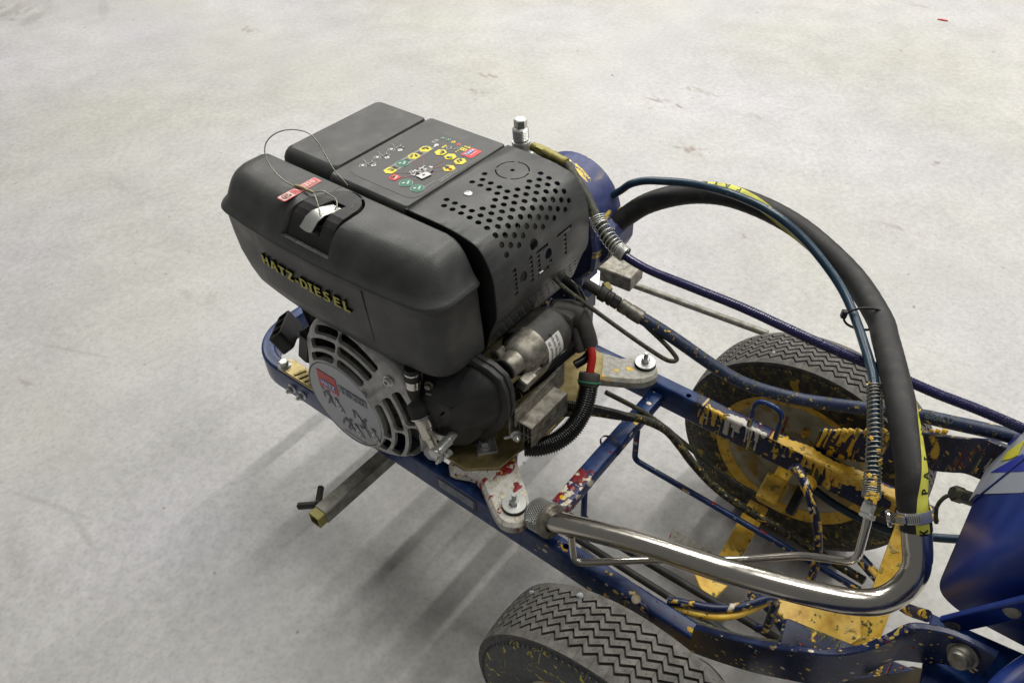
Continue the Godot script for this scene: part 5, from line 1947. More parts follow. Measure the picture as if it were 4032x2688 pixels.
func cart_pump(c: Node3D) -> void:
	# blue drive housing behind the engine
	var o := PackedVector2Array()
	for k in 21:
		var a := PI * k / 20.0
		o.append(Vector2(-0.607 + 0.0850 * cos(a), 0.5600 + 0.0880 * sin(a)))
	o.append_array(P2([-0.692, 0.50, -0.66, 0.455, -0.56, 0.455, -0.520, 0.50, -0.5175, 0.54]))
	var b := B.new()
	prism(b, o, Transform3D.IDENTITY, -0.930, -0.845, 0.005, true)
	var low := P2([-0.525, 0.575, -0.508, 0.569, -0.501, 0.556, -0.501, 0.532, -0.508, 0.515, -0.548, 0.462, -0.60, 0.455, -0.60, 0.575])
	prism(b, low, Transform3D.IDENTITY, -0.934, -0.865, 0.004)
	box(b, Transform3D(Basis.IDENTITY, Vector3(-0.585, 0.47, -0.885)), Vector3(0.07, 0.06, 0.06), 0.006)
	put("drive_housing", b.done(), M.pump_blue, c, "round blue drive housing with scraped yellow paint")
	# pressure fitting above it
	b = B.new()
	var at := Vector3(-0.672, 0, -0.860)
	var up := Vector3(-0.03, 1, 0.02).normalized()
	var p := at + Vector3(0, 0.627, 0)
	box(b, Transform3D(Basis(Vector3(0, 1, 0), 0.5), at + Vector3(0.002, 0.643, 0)), Vector3(0.040, 0.034, 0.034), 0.003)
	lathe(b, at + Vector3(0, 0.6595, 0), up, P2([0.0, 0.0, 0.0150, 0.0, 0.0150, 0.017, 0.0142, 0.0185, 0.0120, 0.0190, 0.0120, 0.0230, 0.0, 0.0235]), 30)
	var pr := P2([0.0128, 0.0225])
	for k in 7:
		pr.append(Vector2(0.0128, 0.0228 + 0.0026 * k))
		pr.append(Vector2(0.0116, 0.0241 + 0.0026 * k))
	pr.append(Vector2(0.0090, 0.0415))
	pr.append(Vector2(0.0, 0.0415))
	lathe(b, at + Vector3(0, 0.6595, 0), up, pr, 28)
	hexhead(b, at + Vector3(-0.001, 0.7005, 0), up, 0.0180, 0.0130)
	put("pressure_fitting", b.done(), M.zinc, c, "bright steel pressure fitting with a hexagon top")
	b = B.new()
	var d := Vector3(0.078, -0.006, 0.004).normalized()
	var q := Vector3(-0.654, 0.6725, -0.863)
	cyl(b, q, q + d * 0.014, 0.0072, 18)
	hexhead(b, q + d * 0.010, d, 0.0155, 0.016)
	lathe(b, q + d * 0.024, d, P2([0.0062, 0.0, 0.0086, 0.001, 0.0090, 0.006, 0.0080, 0.008, 0.0080, 0.016, 0.0088, 0.018, 0.0088, 0.021, 0.0076, 0.023, 0.0076, 0.036, 0.0084, 0.038, 0.0084, 0.042, 0.007, 0.044, 0.0, 0.044]), 24)
	put("hose_crimp", b.done(), M.brass, c)
	# bright angle plate and grey base under the housing
	b = B.new()
	prism(b, P2([-0.622, 0.955, -0.566, 0.945, -0.534, 0.893, -0.593, 0.889]), Transform3D(Basis(Vector3.RIGHT, Vector3(0, 0, -1), Vector3.UP), Vector3.ZERO), 0.417, 0.421, 0.001)
	prism(b, P2([-0.04, -0.04, 0.02, -0.04, 0.025, 0.0, -0.03, 0.0]), Transform3D(Basis(Vector3(0.52, 0, 0.85), Vector3.UP, Vector3(-0.85, 0, 0.52)), Vector3(-0.558, 0.417, -0.922)), 0, 0.003, 0.0008)
	put("angle_plate", b.done(), M.zinc, c)
	b = B.new()
	for h in [Vector3(-0.606, 0.4213, -0.907), Vector3(-0.583, 0.4213, -0.901)]:
		cyl(b, h, h + Vector3(0, 0.0004, 0), 0.003, 12, 0.0001)
	put("plate_hole", b.done(), M.black, c)
	b = B.new()
	box(b, Transform3D(Basis(Vector3.UP, 0.05), Vector3(-0.575, 0.400, -0.985)), Vector3(0.12, 0.03, 0.05), 0.002)
	put("motor_base", b.done(), M.grey_metal, c)
	b = B.new()
	box(b, Transform3D.IDENTITY.translated(Vector3(-0.59, 0.38, -0.86)), Vector3(0.09, 0.09, 0.09), 0.01)
	cyl(b, Vector3(-0.60, 0.36, -0.83), Vector3(-0.52, 0.36, -0.83), 0.03, 24, 0.004)
	put("pump_body", b.done(), M.blue_heavy, c)
	# brass nut and the thin black pipe that makes a long hairpin
	b = B.new()
	hexhead(b, Vector3(-0.470, 0.5285, -0.800), Vector3(0.75, -0.55, 0.25), 0.0125, 0.014)
	put("pipe_nut", b.done(), M.brass, c)
	b = B.new()
	tube(b, spline(V([-0.530, 0.565, -0.735, -0.499, 0.548, -0.735, -0.451, 0.523, -0.744, -0.390, 0.491, -0.757, -0.345, 0.469, -0.768, -0.3315, 0.4645, -0.7745, -0.3275, 0.467, -0.7795, -0.3345, 0.4715, -0.7825, -0.356, 0.480, -0.787, -0.401, 0.499, -0.790, -0.457, 0.519, -0.797, -0.472, 0.530, -0.800]), 6), 0.0034, 12)
	put("hairpin_pipe", b.done(), M.cable_dirty, c, "thin dark pipe in a long hairpin beside the starter")


func cart_under(c: Node3D) -> void:
	# parallel control rods below the frame
	var b := B.new()
	tube(b, bends(V([-0.3745, 0.285, -0.777, -0.3725, 0.205, -0.777, 0.02, 0.19, -0.777]), 0.012), 0.0052, 14)
	put("control_rod", b.done(), M.blue_some, c)
	b = B.new()
	tube(b, bends(V([-0.386, 0.28, -0.640, -0.384, 0.186, -0.640, -0.372, 0.182, -0.637]), 0.006), 0.0052, 14)
	put("rod_stay", b.done(), M.blue_some, c)
	b = B.new()
	tube(b, V([-0.40, 0.20, -0.590, -0.05, 0.20, -0.590]), 0.0058, 14)
	tube(b, V([-0.40, 0.20, -0.618, 0.0, 0.20, -0.626]), 0.0062, 14)
	put("brake_rod", b.done(), M.rubber, c)
	# ribbed conduits
	ribbed(c, "cable_conduit", V([-0.455, 0.372, -0.66, -0.425, 0.360, -0.700, -0.395, 0.340, -0.735, -0.364, 0.325, -0.765, -0.330, 0.305, -0.785, -0.303, 0.280, -0.790, -0.275, 0.255, -0.790, -0.231, 0.228, -0.790, -0.175, 0.212, -0.792, -0.10, 0.204, -0.795, -0.03, 0.20, -0.792, 0.02, 0.205, -0.785]), 0.0072, 0.0034, M.conduit_dirty, "ribbed conduit dirty with old yellow paint")
	ribbed(c, "cable_conduit", V([-0.455, 0.385, -0.67, -0.42, 0.372, -0.700, -0.39, 0.352, -0.73, -0.372, 0.332, -0.752]), 0.0062, 0.0032, M.black_glossy)
	b = B.new()
	tube(b, spline(V([-0.43, 0.35, -0.76, -0.37, 0.30, -0.80, -0.31, 0.255, -0.82, -0.25, 0.22, -0.83, -0.20, 0.205, -0.835, -0.15, 0.20, -0.84]), 6), 0.0042, 12)
	put("brake_cable", b.done(), M.cable_dirty, c)
	b = B.new()
	lathe(b, Vector3(-0.386, 0.2945, -0.712), Vector3(0, 0, 1), P2([0.0188, -0.002, 0.0196, -0.002, 0.0196, 0.002, 0.0188, 0.002]), 26)
	put("cable_tie", b.done(), M.black, c)
	# axle, its bearing block, and the yellow flat bars round it
	b = B.new()
	cyl(b, Vector3(-0.157, 0.207, -0.98), Vector3(-0.157, 0.207, -0.865), 0.0125, 22)
	cyl(b, Vector3(-0.157, 0.207, -0.50), Vector3(-0.157, 0.207, -0.34), 0.0125, 22)
	put("axle", b.done(), M.yellow_paint, c)
	b = B.new()
	bar(b, Vector3(-0.166, 0.185, -0.835), Vector3(-0.168, 0.115, -0.720), 0.032, 0.004, Vector3(0, 1, 0.5), 0.001)
	put("stand_strap", b.done(), M.yellow_paint, c, "flat yellow strap slanting down in the middle of the cart")
	b = B.new()
	box(b, Transform3D(Basis(Vector3(1, 0, 0), 0.5), Vector3(-0.157, 0.207, -0.855)), Vector3(0.036, 0.030, 0.048), 0.003)
	put("bearing_block", b.done(), M.yellow_paint, c)
	b = B.new()
	box(b, Transform3D(Basis(Vector3(1, 0, 0), 0.5), Vector3(-0.118, 0.215, -0.862)), Vector3(0.014, 0.024, 0.062), 0.002)
	put("spring_block", b.done(), M.black, c)
	b = B.new()
	prism(b, P2([-0.284, 0.778, -0.205, 0.778, -0.195, 0.735, -0.272, 0.735]), Transform3D(Basis(Vector3.RIGHT, Vector3(0, 0, -1), Vector3.UP), Vector3.ZERO), 0.075, 0.080, 0.001)
	put("stand_plate", b.done(), M.mount_clean, c)
	# yellow caster bracket and the brake pan by the handle
	b = B.new()
	prism(b, P2([-0.190, 0.655, -0.140, 0.668, -0.148, 0.630, -0.172, 0.640]), Transform3D(Basis(Vector3.RIGHT, Vector3(0, 0, -1), Vector3.UP), Vector3.ZERO), 0.180, 0.186, 0.001)
	put("brake_bracket", b.done(), M.yellow_paint, c)
	b = B.new()
	prism(b, P2([-0.085, 0.670, -0.066, 0.696, -0.015, 0.709, 0.03, 0.712, 0.045, 0.675, 0.031, 0.645, -0.025, 0.635, -0.062, 0.645]), Transform3D(Basis(Vector3.RIGHT, Vector3(0.0, 0.12, -1).normalized(), Vector3(0, 1, 0.12).normalized()), Vector3(0, 0.075, 0)), 0.100, 0.106, 0.0015)
	put("brake_pan", b.done(), M.yellow_paint, c, "yellow paint caked pan low beside the bent steel pipe")
	b = B.new()
	bar(b, Vector3(0.010, 0.205, -0.74), Vector3(0.055, 0.200, -0.64), 0.035, 0.006, Vector3.UP)
	bar(b, Vector3(0.035, 0.30, -0.85), Vector3(0.055, 0.22, -0.66), 0.030, 0.008, Vector3.UP)
	put("pan_stay", b.done(), M.yellow_paint, c)
	# near handbrake lever: a painted rod with a bent end
	b = B.new()
	tube(b, bends(V([-0.175, 0.318, -0.517, -0.160, 0.322, -0.524, -0.124, 0.322, -0.540, -0.098, 0.323, -0.560, -0.072, 0.325, -0.596, -0.062, 0.320, -0.600, -0.060, 0.262, -0.592, -0.072, 0.255, -0.590]), 0.014), 0.0058, 14)
	put("brake_lever", b.done(), M.lever, c, "bent blue rod edged with yellow drips on the near side")
	b = B.new()
	tube(b, spline(V([-0.168, 0.312, -0.514, -0.124, 0.315, -0.531, -0.098, 0.316, -0.551, -0.080, 0.317, -0.578, -0.070, 0.322, -0.594]), 6), 0.0045, 10)
	put("paint_drip", b.done(), M.yellow_paint, c)
	# splashed stalk in the middle: the valve lever
	b = B.new()
	tube(b, spline(V([-0.135, 0.300, -0.835, -0.128, 0.318, -0.826, -0.112, 0.325, -0.805, -0.085, 0.305, -0.785, -0.065, 0.272, -0.775, -0.050, 0.225, -0.765, -0.046, 0.18, -0.750, -0.060, 0.14, -0.735]), 8), 0.0068, 16)
	var lever := put("valve_lever", b.done(), M.lever, c, "crooked blue lever caked with yellow and cream paint")
	b = B.new()
	cyl(b, Vector3(-0.050, 0.215, -0.765), Vector3(-0.030, 0.222, -0.772), 0.0062, 14, 0.002)
	put("lever_pin", b.done(), M.blue, lever)
	b = B.new()
	hexhead(b, Vector3(-0.108, 0.285, -0.838), Vector3(0, 0.35, 1), 0.018, 0.012, 0.013)
	put("rail_nut", b.done(), M.yellow_paint, c)
	# thick coats of paint on the far rail, with runs down its inner side
	paint_coat(c, "paint_coat", -0.296, -0.255, 0, 11, M.yellow_paint)
	paint_coat(c, "paint_coat", -0.262, -0.192, 1, 16, M.white_paint)
	paint_coat(c, "paint_coat", -0.186, 0.055, 2, 30, M.yellow_paint)
	coat_on_plate(c)
	# lower hose crossing the far wheel
	b = B.new()
	tube(b, spline(V([-0.20, 0.275, -0.905, -0.15, 0.262, -0.88, -0.10, 0.250, -0.862, -0.04, 0.246, -0.855, 0.02, 0.252, -0.856, 0.08, 0.27, -0.87, 0.16, 0.30, -0.90]), 6), 0.0065, 14)
	put("low_pressure_hose", b.done(), M.blue_hose, c)
	b = B.new()
	tube(b, V([-0.33, 0.245, -0.90, -0.215, 0.258, -0.885]), 0.0058, 14)
	tube(b, V([-0.215, 0.258, -0.885, -0.185, 0.260, -0.882]), 0.0085, 16)
	put("brake_stay", b.done(), M.hose_dirty, c)
	# dark cable and spattered hose low along the near rail, fittings by the hopper
	b = B.new()
	tube(b, spline(V([-0.33, 0.26, -0.545, -0.24, 0.235, -0.552, -0.15, 0.222, -0.565, -0.06, 0.215, -0.60, 0.02, 0.22, -0.66]), 6), 0.0048, 12)
	put("brake_cable", b.done(), M.cable_dirty, c)
	b = B.new()
	tube(b, spline(V([0.00, 0.23, -0.80, 0.04, 0.235, -0.775, 0.075, 0.25, -0.745, 0.10, 0.29, -0.72]), 6), 0.0085, 14)
	put("drain_pipe", b.done(), M.lever, c)
	b = B.new()
	hexhead(b, Vector3(0.072, 0.44, -0.80), Vector3(-0.6, 0.3, 0.4), 0.018, 0.016)
	cyl(b, Vector3(0.072, 0.44, -0.80), Vector3(0.10, 0.43, -0.815), 0.009, 16)
	put("outlet_plug", b.done(), M.cable_dirty, c)
	b = B.new()
	tube(b, spline(V([0.066, 0.443, -0.796, 0.055, 0.436, -0.79, 0.052, 0.42, -0.782, 0.060, 0.40, -0.775]), 6), 0.0026, 10)
	put("earth_lead", b.done(), M.cable_dirty, c)
	for q in [[Vector3(-0.110, 0.150, -0.700), Vector3(-0.040, 0.150, -0.672)], [Vector3(-0.03, 0.19, -0.63), Vector3(0.05, 0.19, -0.69)]]:
		b = B.new()
		tube(b, spline(V([q[0].x, q[0].y, q[0].z, (q[0].x + q[1].x) / 2, q[0].y + 0.012, (q[0].z + q[1].z) / 2, q[1].x, q[1].y, q[1].z]), 6), 0.0085, 14)
		put("pedal_arm", b.done(), M.lever, c)
	# bits at the lower edge: chromed lever end and bracket beside the near tyre
	b = B.new()
	tube(b, V([-0.050, 0.30, -0.455, -0.010, 0.30, -0.455, 0.03, 0.30, -0.462]), [0.014, 0.016, 0.016], 22)
	lathe(b, Vector3(-0.050, 0.30, -0.455), Vector3(-1, 0, 0), P2([0.014, 0.0, 0.012, 0.006, 0.007, 0.010, 0.0, 0.012]), 22, 0.0, true)
	put("latch_tube", b.done(), M.steel, c)
	b = B.new()
	tube(b, bends(V([-0.120, 0.325, -0.462, -0.095, 0.335, -0.462, -0.070, 0.325, -0.460, -0.045, 0.290, -0.452]), 0.012), 0.005, 12)
	put("latch_wire", b.done(), M.grey_metal, c)


func paint_coat(c: Node3D, called: String, x0: float, x1: float, sd: int, runs: int, m: Material) -> void:
	# an uneven skin of dried paint lying on the far rail
	var r := RandomNumberGenerator.new()
	r.seed = 40 + sd
	var b := B.new()
	var y := 0.3213
	var zin := -0.8519
	var zout := -0.8765 if sd == 2 else -0.868
	var edge := PackedVector2Array()
	var n := int((x1 - x0) / 0.004)
	for i in n + 1:
		edge.append(Vector2(lerpf(x0, x1, float(i) / n), -(zin - 0.0004)))
	for i in n + 1:
		var x := lerpf(x1, x0, float(i) / n)
		edge.append(Vector2(x + r.randf_range(-0.001, 0.001), -(zout + (0.0075 * (0.5 + 0.5 * sin(i * 0.33 + sd)) + r.randf_range(0.0, 0.005)) * (1.0 if sd < 2 else 0.8))))
	prism(b, edge, Transform3D(Basis(Vector3.RIGHT, Vector3(0, 0, -1), Vector3.UP), Vector3.ZERO), y - 0.0006, y + 0.0007, 0.0003)
	put(called, b.done(), m, c)
	for k in runs:
		b = B.new()
		var x := lerpf(x0 + 0.002, x1 - 0.002, r.randf())
		var h := 0.004 + 0.040 * pow(r.randf(), 2.2)
		var w := 0.0010 + 0.0045 * pow(r.randf(), 2.0)
		if sd == 2 and x > -0.15:
			w *= 1.5
		var z := zin + 0.0028
		tube(b, V([x, y, z - 0.006, x, y + 0.0002, z - 0.0025, x, y - 0.003, z - 0.0022, x + 0.0006, y - h * 0.55, z - 0.0024, x + 0.001, y - h, z - 0.0023, x + 0.001, y - h - 0.0016, z - 0.0026]), [w * 1.9, w * 2.0, w * 1.5, w * 0.75, w * 1.15, w * 0.3], 8, true, 0.35)
		put("paint_run", b.done(), m, c)


func coat_on_plate(c: Node3D) -> void:
	# runs down the inner face of the far side plate
	var r := RandomNumberGenerator.new()
	r.seed = 61
	for k in 18:
		var b := B.new()
		var t := (k + r.randf_range(0.0, 0.8)) / 18.0
		var x := lerpf(-0.120, 0.03, t)
		var top := lerpf(0.3615, 0.462, t * 1.02)
		var z := -0.8765
		var h := r.randf_range(0.010, 0.050)
		var w := r.randf_range(0.0010, 0.0032)
		var lean := r.randf_range(0.0, 0.006)
		tube(b, V([x, top + 0.0002, z - 0.004, x, top, z + 0.0002, x - lean * 0.5, top - h * 0.5, z + 0.0003, x - lean, top - h, z + 0.0004, x - lean, top - h - 0.001, z]), [w * 1.6, w * 1.5, w * 0.9, w * 1.1, w * 0.3], 8, true, 0.4)
		put("paint_run", b.done(), M.yellow_paint, c)


func cart_hopper(c: Node3D) -> void:
	# plastic paint hopper leaning up towards the handle
	var low := V([0.0775, 0.470, -0.616, 0.0790, 0.470, -0.842, 0.1050, 0.470, -0.926, 0.30, 0.470, -0.93, 0.30, 0.478, -0.600, 0.1030, 0.474, -0.601])
	var rise := V([0.051, 0.28, 0.028, 0.051, 0.28, -0.02, 0.03, 0.28, -0.05, -0.02, 0.28, -0.05, -0.02, 0.28, 0.055, 0.030, 0.28, 0.050])
	var rings := []
	for l in [0.0, 0.035, 0.5, 1.0]:
		var base := PackedVector3Array()
		for i in low.size():
			base.append(low[i] + rise[i] * l)
		var mid := Vector3(0.19, 0, -0.76)
		var ring := PackedVector3Array()
		var n := base.size()
		for i in n:
			var a := base[(i + n - 1) % n]
			var p := base[i]
			var d := base[(i + 1) % n]
			var ra := p.move_toward(a, minf(0.018, p.distance_to(a) * 0.45))
			var rb := p.move_toward(d, minf(0.018, p.distance_to(d) * 0.45))
			for k in 6:
				var t := k / 5.0
				var q := ra.lerp(p, t).lerp(p.lerp(rb, t), t)
				if l == 0.0:
					q = q.move_toward(Vector3(mid.x, q.y, mid.z), 0.008)
				ring.append(q)
		rings.append(ring)
	for k in rings.size():
		var rev: PackedVector3Array = rings[k]
		rev.reverse()
		rings[k] = rev
	var b := B.new()
	loft(b, rings, true, true)
	var h := put("paint_hopper", b.done(), M.hopper, c, "glossy blue paint hopper with a grey, yellow and blue sticker")
	# sticker on the wall that faces the engine: along z, and up the wall
	var o := Vector3(0.0784, 0.470, -0.770)
	var up := Vector3(0.051, 0.28, 0.004).normalized()
	var along := Vector3(-0.001, 0, -1)
	var out := up.cross(along).normalized()
	if out.x > 0:
		out = -out
	var xf := Transform3D(Basis(along, up, along.cross(up)), o + out * 0.0006)
	var sg := 1.0 if along.cross(up).dot(out) > 0 else -1.0
	for l in [[[0.0, -0.004, 0.052, 0.012, 0.055, 0.031, 0.060, 0.16, -0.05, 0.20, -0.094, 0.14, 0.002, 0.011], Color8(150, 156, 168), 0.0], [[0.026, 0.031, -0.002, 0.105, -0.060, 0.150, -0.046, 0.1216], Color8(28, 44, 150), 0.0005], [[0.030, 0.052, 0.040, 0.060, 0.030, 0.098, 0.004, 0.094, 0.0125, 0.077], Color8(200, 196, 48), 0.0010]]:
		b = B.new()
		b.tint = l[1]
		prism(b, P2(l[0]), xf, minf(l[2] * sg, l[2] * sg + 0.0004 * sg), maxf(l[2] * sg, l[2] * sg + 0.0004 * sg))
		put("sticker", b.done(), M.print, h)
	# raised groove beside the sticker
	b = B.new()
	bar(b, o + along * -0.012 + up * 0.01 + out * 0.0002, o + along * -0.03 + up * 0.22 + out * 0.0002, 0.003, 0.005, out)
	put("wall_rib", b.done(), M.hopper, h)
	# flat handle stay with welded end
	b = B.new()
	bar(b, Vector3(0.101, 0.490, -0.575), Vector3(0.190, 0.72, -0.545), 0.024, 0.007, Vector3(0.3, 0.1, 1), 0.002)
	var stay := put("handle_stay", b.done(), M.hopper, c)
	for t in [0.03, 0.36]:
		b = B.new()
		lathe(b, Vector3(0.101, 0.490, -0.575).lerp(Vector3(0.190, 0.72, -0.545), t) + Vector3(-0.002, 0.0, 0.0035), Vector3(-0.25, 0.1, 1), P2([0.0, 0.0, 0.0085, 0.0, 0.0075, 0.0022, 0.004, 0.0032, 0.0, 0.0034]), 18)
		put("stay_rivet", b.done(), M.grey_metal, stay)
	b = B.new()
	prism(b, P2([0.085, 0.655, 0.10, 0.575, 0.15, 0.535, 0.30, 0.53, 0.30, 0.68]), Transform3D(Basis(Vector3.RIGHT, Vector3(0, 0.15, -1).normalized(), Vector3(0, 1, 0.15).normalized()), Vector3.ZERO), 0.37, 0.376, 0.001)
	put("handle_plate", b.done(), M.blue, c)
	b = B.new()
	tube(b, spline(V([0.155, 0.50, -0.48, 0.162, 0.525, -0.52, 0.19, 0.54, -0.56, 0.25, 0.55, -0.58]), 6), 0.018, 20)
	put("handle_tube", b.done(), M.hopper, c)
	# warning label below the near side plate
	b = B.new()
	var lx := Transform3D(Basis(Vector3(0.62, -0.1, -0.75).normalized(), Vector3(0.45, 0.75, 0.30).normalized(), Vector3(0, 0, 1)).orthonormalized(), Vector3(0.093, 0.398, -0.545))
	b.tint = Color8(34, 34, 36)
	prism(b, P2([-0.045, -0.05, 0.05, -0.05, 0.05, 0.012, -0.045, 0.012]), lx, 0, 0.0006)
	b.tint = Color8(186, 66, 44)
	prism(b, P2([-0.045, 0.004, 0.05, 0.004, 0.05, 0.012, -0.045, 0.012]), lx, 0.0008, 0.0012)
	b.tint = Color8(130, 132, 128)
	for k in 6:
		prism(b, P2([0.0, 0.0, 0.045, 0.0, 0.045, 0.0022, 0.0, 0.0022]), lx * Transform3D(Basis.IDENTITY, Vector3(-0.03, -0.006 - 0.005 * k, 0.0009)), 0, 0.0003)
	put("warning_label", b.done(), M.print, c, "dark label with a red edge at the lower right")
	b = B.new()
	box(b, Transform3D(Basis(Vector3.UP, 0.2), Vector3(0.06, 0.36, -0.555)), Vector3(0.20, 0.012, 0.05), 0.003)
	put("label_bracket", b.done(), M.blue_heavy, c)


# ---------------------------------------------------------------- wheels

func wheel(c: Node3D, at: Vector3, far: bool) -> void:
	var w := assembly("wheel", at, c, "far wheel, its side wall caked with yellow paint" if far else "near wheel, its tread grey and dusty")
	var R := 0.207
	var b := B.new()
	# tyre: side walls and the floor of the grooves
	var half := P2([0.118, 0.036, 0.122, 0.042, 0.132, 0.0465, 0.150, 0.0510, 0.166, 0.0522, 0.180, 0.0510, 0.190, 0.0480, 0.1965, 0.0442])
	var prof := PackedVector2Array()
	for p in half:
		prof.append(Vector2(p.x, p.y))
	b.smooth()
	lathe(b, at, Vector3(0, 0, 1), prof, 96, 0.0, true)
	var prof2 := PackedVector2Array()
	for i in half.size():
		prof2.append(Vector2(half[half.size() - 1 - i].x, -half[half.size() - 1 - i].y))
	lathe(b, at, Vector3(0, 0, 1), prof2, 96, 0.0, true)
	put("side_wall", b.done(), M.wall_far if far else M.wall_near, w)
	b = B.new()
	lathe(b, at, Vector3(0, 0, 1), P2([0.1965, -0.0442, 0.1992, -0.0405, 0.2012, -0.025, 0.2022, 0.0, 0.2012, 0.025, 0.1992, 0.0405, 0.1965, 0.0442]), 128, 0.0, true)
	put("tread_floor", b.done(), M.tread_floor, w)
	# small wall lugs below the shoulder
	b = B.new()
	for k in 130:
		for s: int in [-1, 1]:
			var a := TAU * (k + 0.25 * s) / 130.0
			var d := Vector3(cos(a), sin(a), 0)
			box(b, Transform3D(Basis(d.cross(Vector3(0, 0, 1)), d, Vector3(0, 0, 1)), at + d * 0.1905 + Vector3(0, 0, s * 0.0478)), Vector3(0.0032, 0.0060, 0.0024), 0.0005)
	put("shoulder_lug", b.done(), M.wall_far if far else M.wall_near, w, "", true)
	# tread: ribs cut by zigzag grooves, each rib split into blocks by fine slits
	var n := 62
	var cuts := [-0.0442, -0.0292, -0.0175, -0.0058, 0.0058, 0.0175, 0.0292, 0.0442]
	var fold := func(ph: float) -> float:
		var f := fposmod(ph, 1.0)
		return 0.0043 * (f / 0.68 * 2.0 - 1.0 if f < 0.68 else 1.0 - (f - 0.68) / 0.32 * 2.0)
	var crown := func(z: float, lift: float) -> float:
		return R - 0.9 * z * z * 1.55 - 14.0 * pow(absf(z), 3.0) * 0.9 + lift - 0.0008
	for q in 7:
		b = B.new()
		b.flat()
		for k in n:
			var gap := 0.0011
			for part in 2:
				var f0 := (0.0 if part == 0 else 0.68) + (gap * 8 if part == 0 else 0.0)
				var f1 := (0.68 if part == 0 else 1.0) - (gap * 8 if part == 1 else 0.0)
				var ring := []
				for f in [f0, f1]:
					var ph: float = k + f
					var a: float = TAU * ph / n
					var zl: float = cuts[q] + (0.0 if q == 0 else 0.0020 + fold.call(ph))
					var zr: float = cuts[q + 1] - (0.0 if q == 6 else 0.0020 - fold.call(ph))
					var d := Vector3(cos(a), sin(a), 0)
					var sec := PackedVector3Array()
					for zz in [zl, (zl + zr) / 2, zr]:
						sec.append(at + d * crown.call(zz, 0.0) + Vector3(0, 0, zz))
					sec.append(at + d * (crown.call(zr, 0.0) - 0.0062) + Vector3(0, 0, zr))
					sec.append(at + d * (crown.call(zl, 0.0) - 0.0062) + Vector3(0, 0, zl))
					ring.append(sec)
				for j in 5:
					var j2 := (j + 1) % 5
					if j == 3:
						continue
					b.quad(ring[0][j], ring[0][j2], ring[1][j2], ring[1][j])
				if part == 0:
					b.quad(ring[0][0], ring[0][4], ring[0][3], ring[0][2])
				else:
					b.quad(ring[1][0], ring[1][2], ring[1][3], ring[1][4])
		put("tread_rib", b.done(), M.tread, w)
	# pin holes in the blocks
	b = B.new()
	for q in 7:
		for k in n:
			var ph := k + 0.34
			var a := TAU * ph / n
			var d := Vector3(cos(a), sin(a), 0)
			var zz: float = (cuts[q] + cuts[q + 1]) / 2 + fold.call(ph)
			if q == 0 or q == 6:
				zz = cuts[q] * 0.5 + cuts[q + 1] * 0.5
			prism(b, ngon(0.0007, 6), Transform3D(Basis(d.cross(Vector3(0, 0, 1)), Vector3(0, 0, 1), d) * Basis.from_scale(Vector3(1, 1, 1)), at + d * crown.call(zz, 0.0) + Vector3(0, 0, zz)), -0.0005, 0.0002)
	put("tread_pin", b.done(), M.black, w, "", true)
	# rim and hub
	b = B.new()
	lathe(b, at, Vector3(0, 0, 1), P2([0.0, 0.022, 0.030, 0.022, 0.034, 0.012, 0.055, 0.003, 0.085, 0.002, 0.099, 0.006, 0.106, 0.030, 0.112, 0.038, 0.119, 0.041, 0.122, 0.040, 0.121, 0.030, 0.121, -0.030, 0.122, -0.040, 0.119, -0.041, 0.112, -0.038, 0.106, -0.030, 0.099, -0.006, 0.085, -0.002, 0.055, -0.003, 0.034, -0.012, 0.030, -0.022, 0.0, -0.022]), 72)
	put("rim", b.done(), M.rim, w)
	if far:
		b = B.new()
		lathe(b, at, Vector3(0, 0, 1), P2([0.1175, 0.0415, 0.1205, 0.0432, 0.1280, 0.0462, 0.1345, 0.0484, 0.1365, 0.0486]), 72, 0.0, true)
		put("paint_ring", b.done(), M.yellow_paint, w, "ring of yellow paint where tyre and rim meet")
	b = B.new()
	for s: int in [-1, 1]:
		lathe(b, at + Vector3(0, 0, 0.020 * s), Vector3(0, 0, s), P2([0.027, 0.0, 0.026, 0.018, 0.020, 0.022, 0.0, 0.022]), 30)
	put("hub", b.done(), M.yellow_paint, w)
	for k in 5:
		var a := TAU * k / 5 + 0.3
		var s := 1.0 if far else -1.0
		b = B.new()
		hexhead(b, at + Vector3(0.043 * cos(a), 0.043 * sin(a), 0.008 * s), Vector3(0, 0, s), 0.013, 0.008, 0.0, 0.006)
		put("wheel_nut", b.done(), M.yellow_paint, w)


# ---------------------------------------------------------------- hoses

func build_hoses() -> void:
	suction_hose()
	return_hose()
	spray_hose()
	drain_hose()


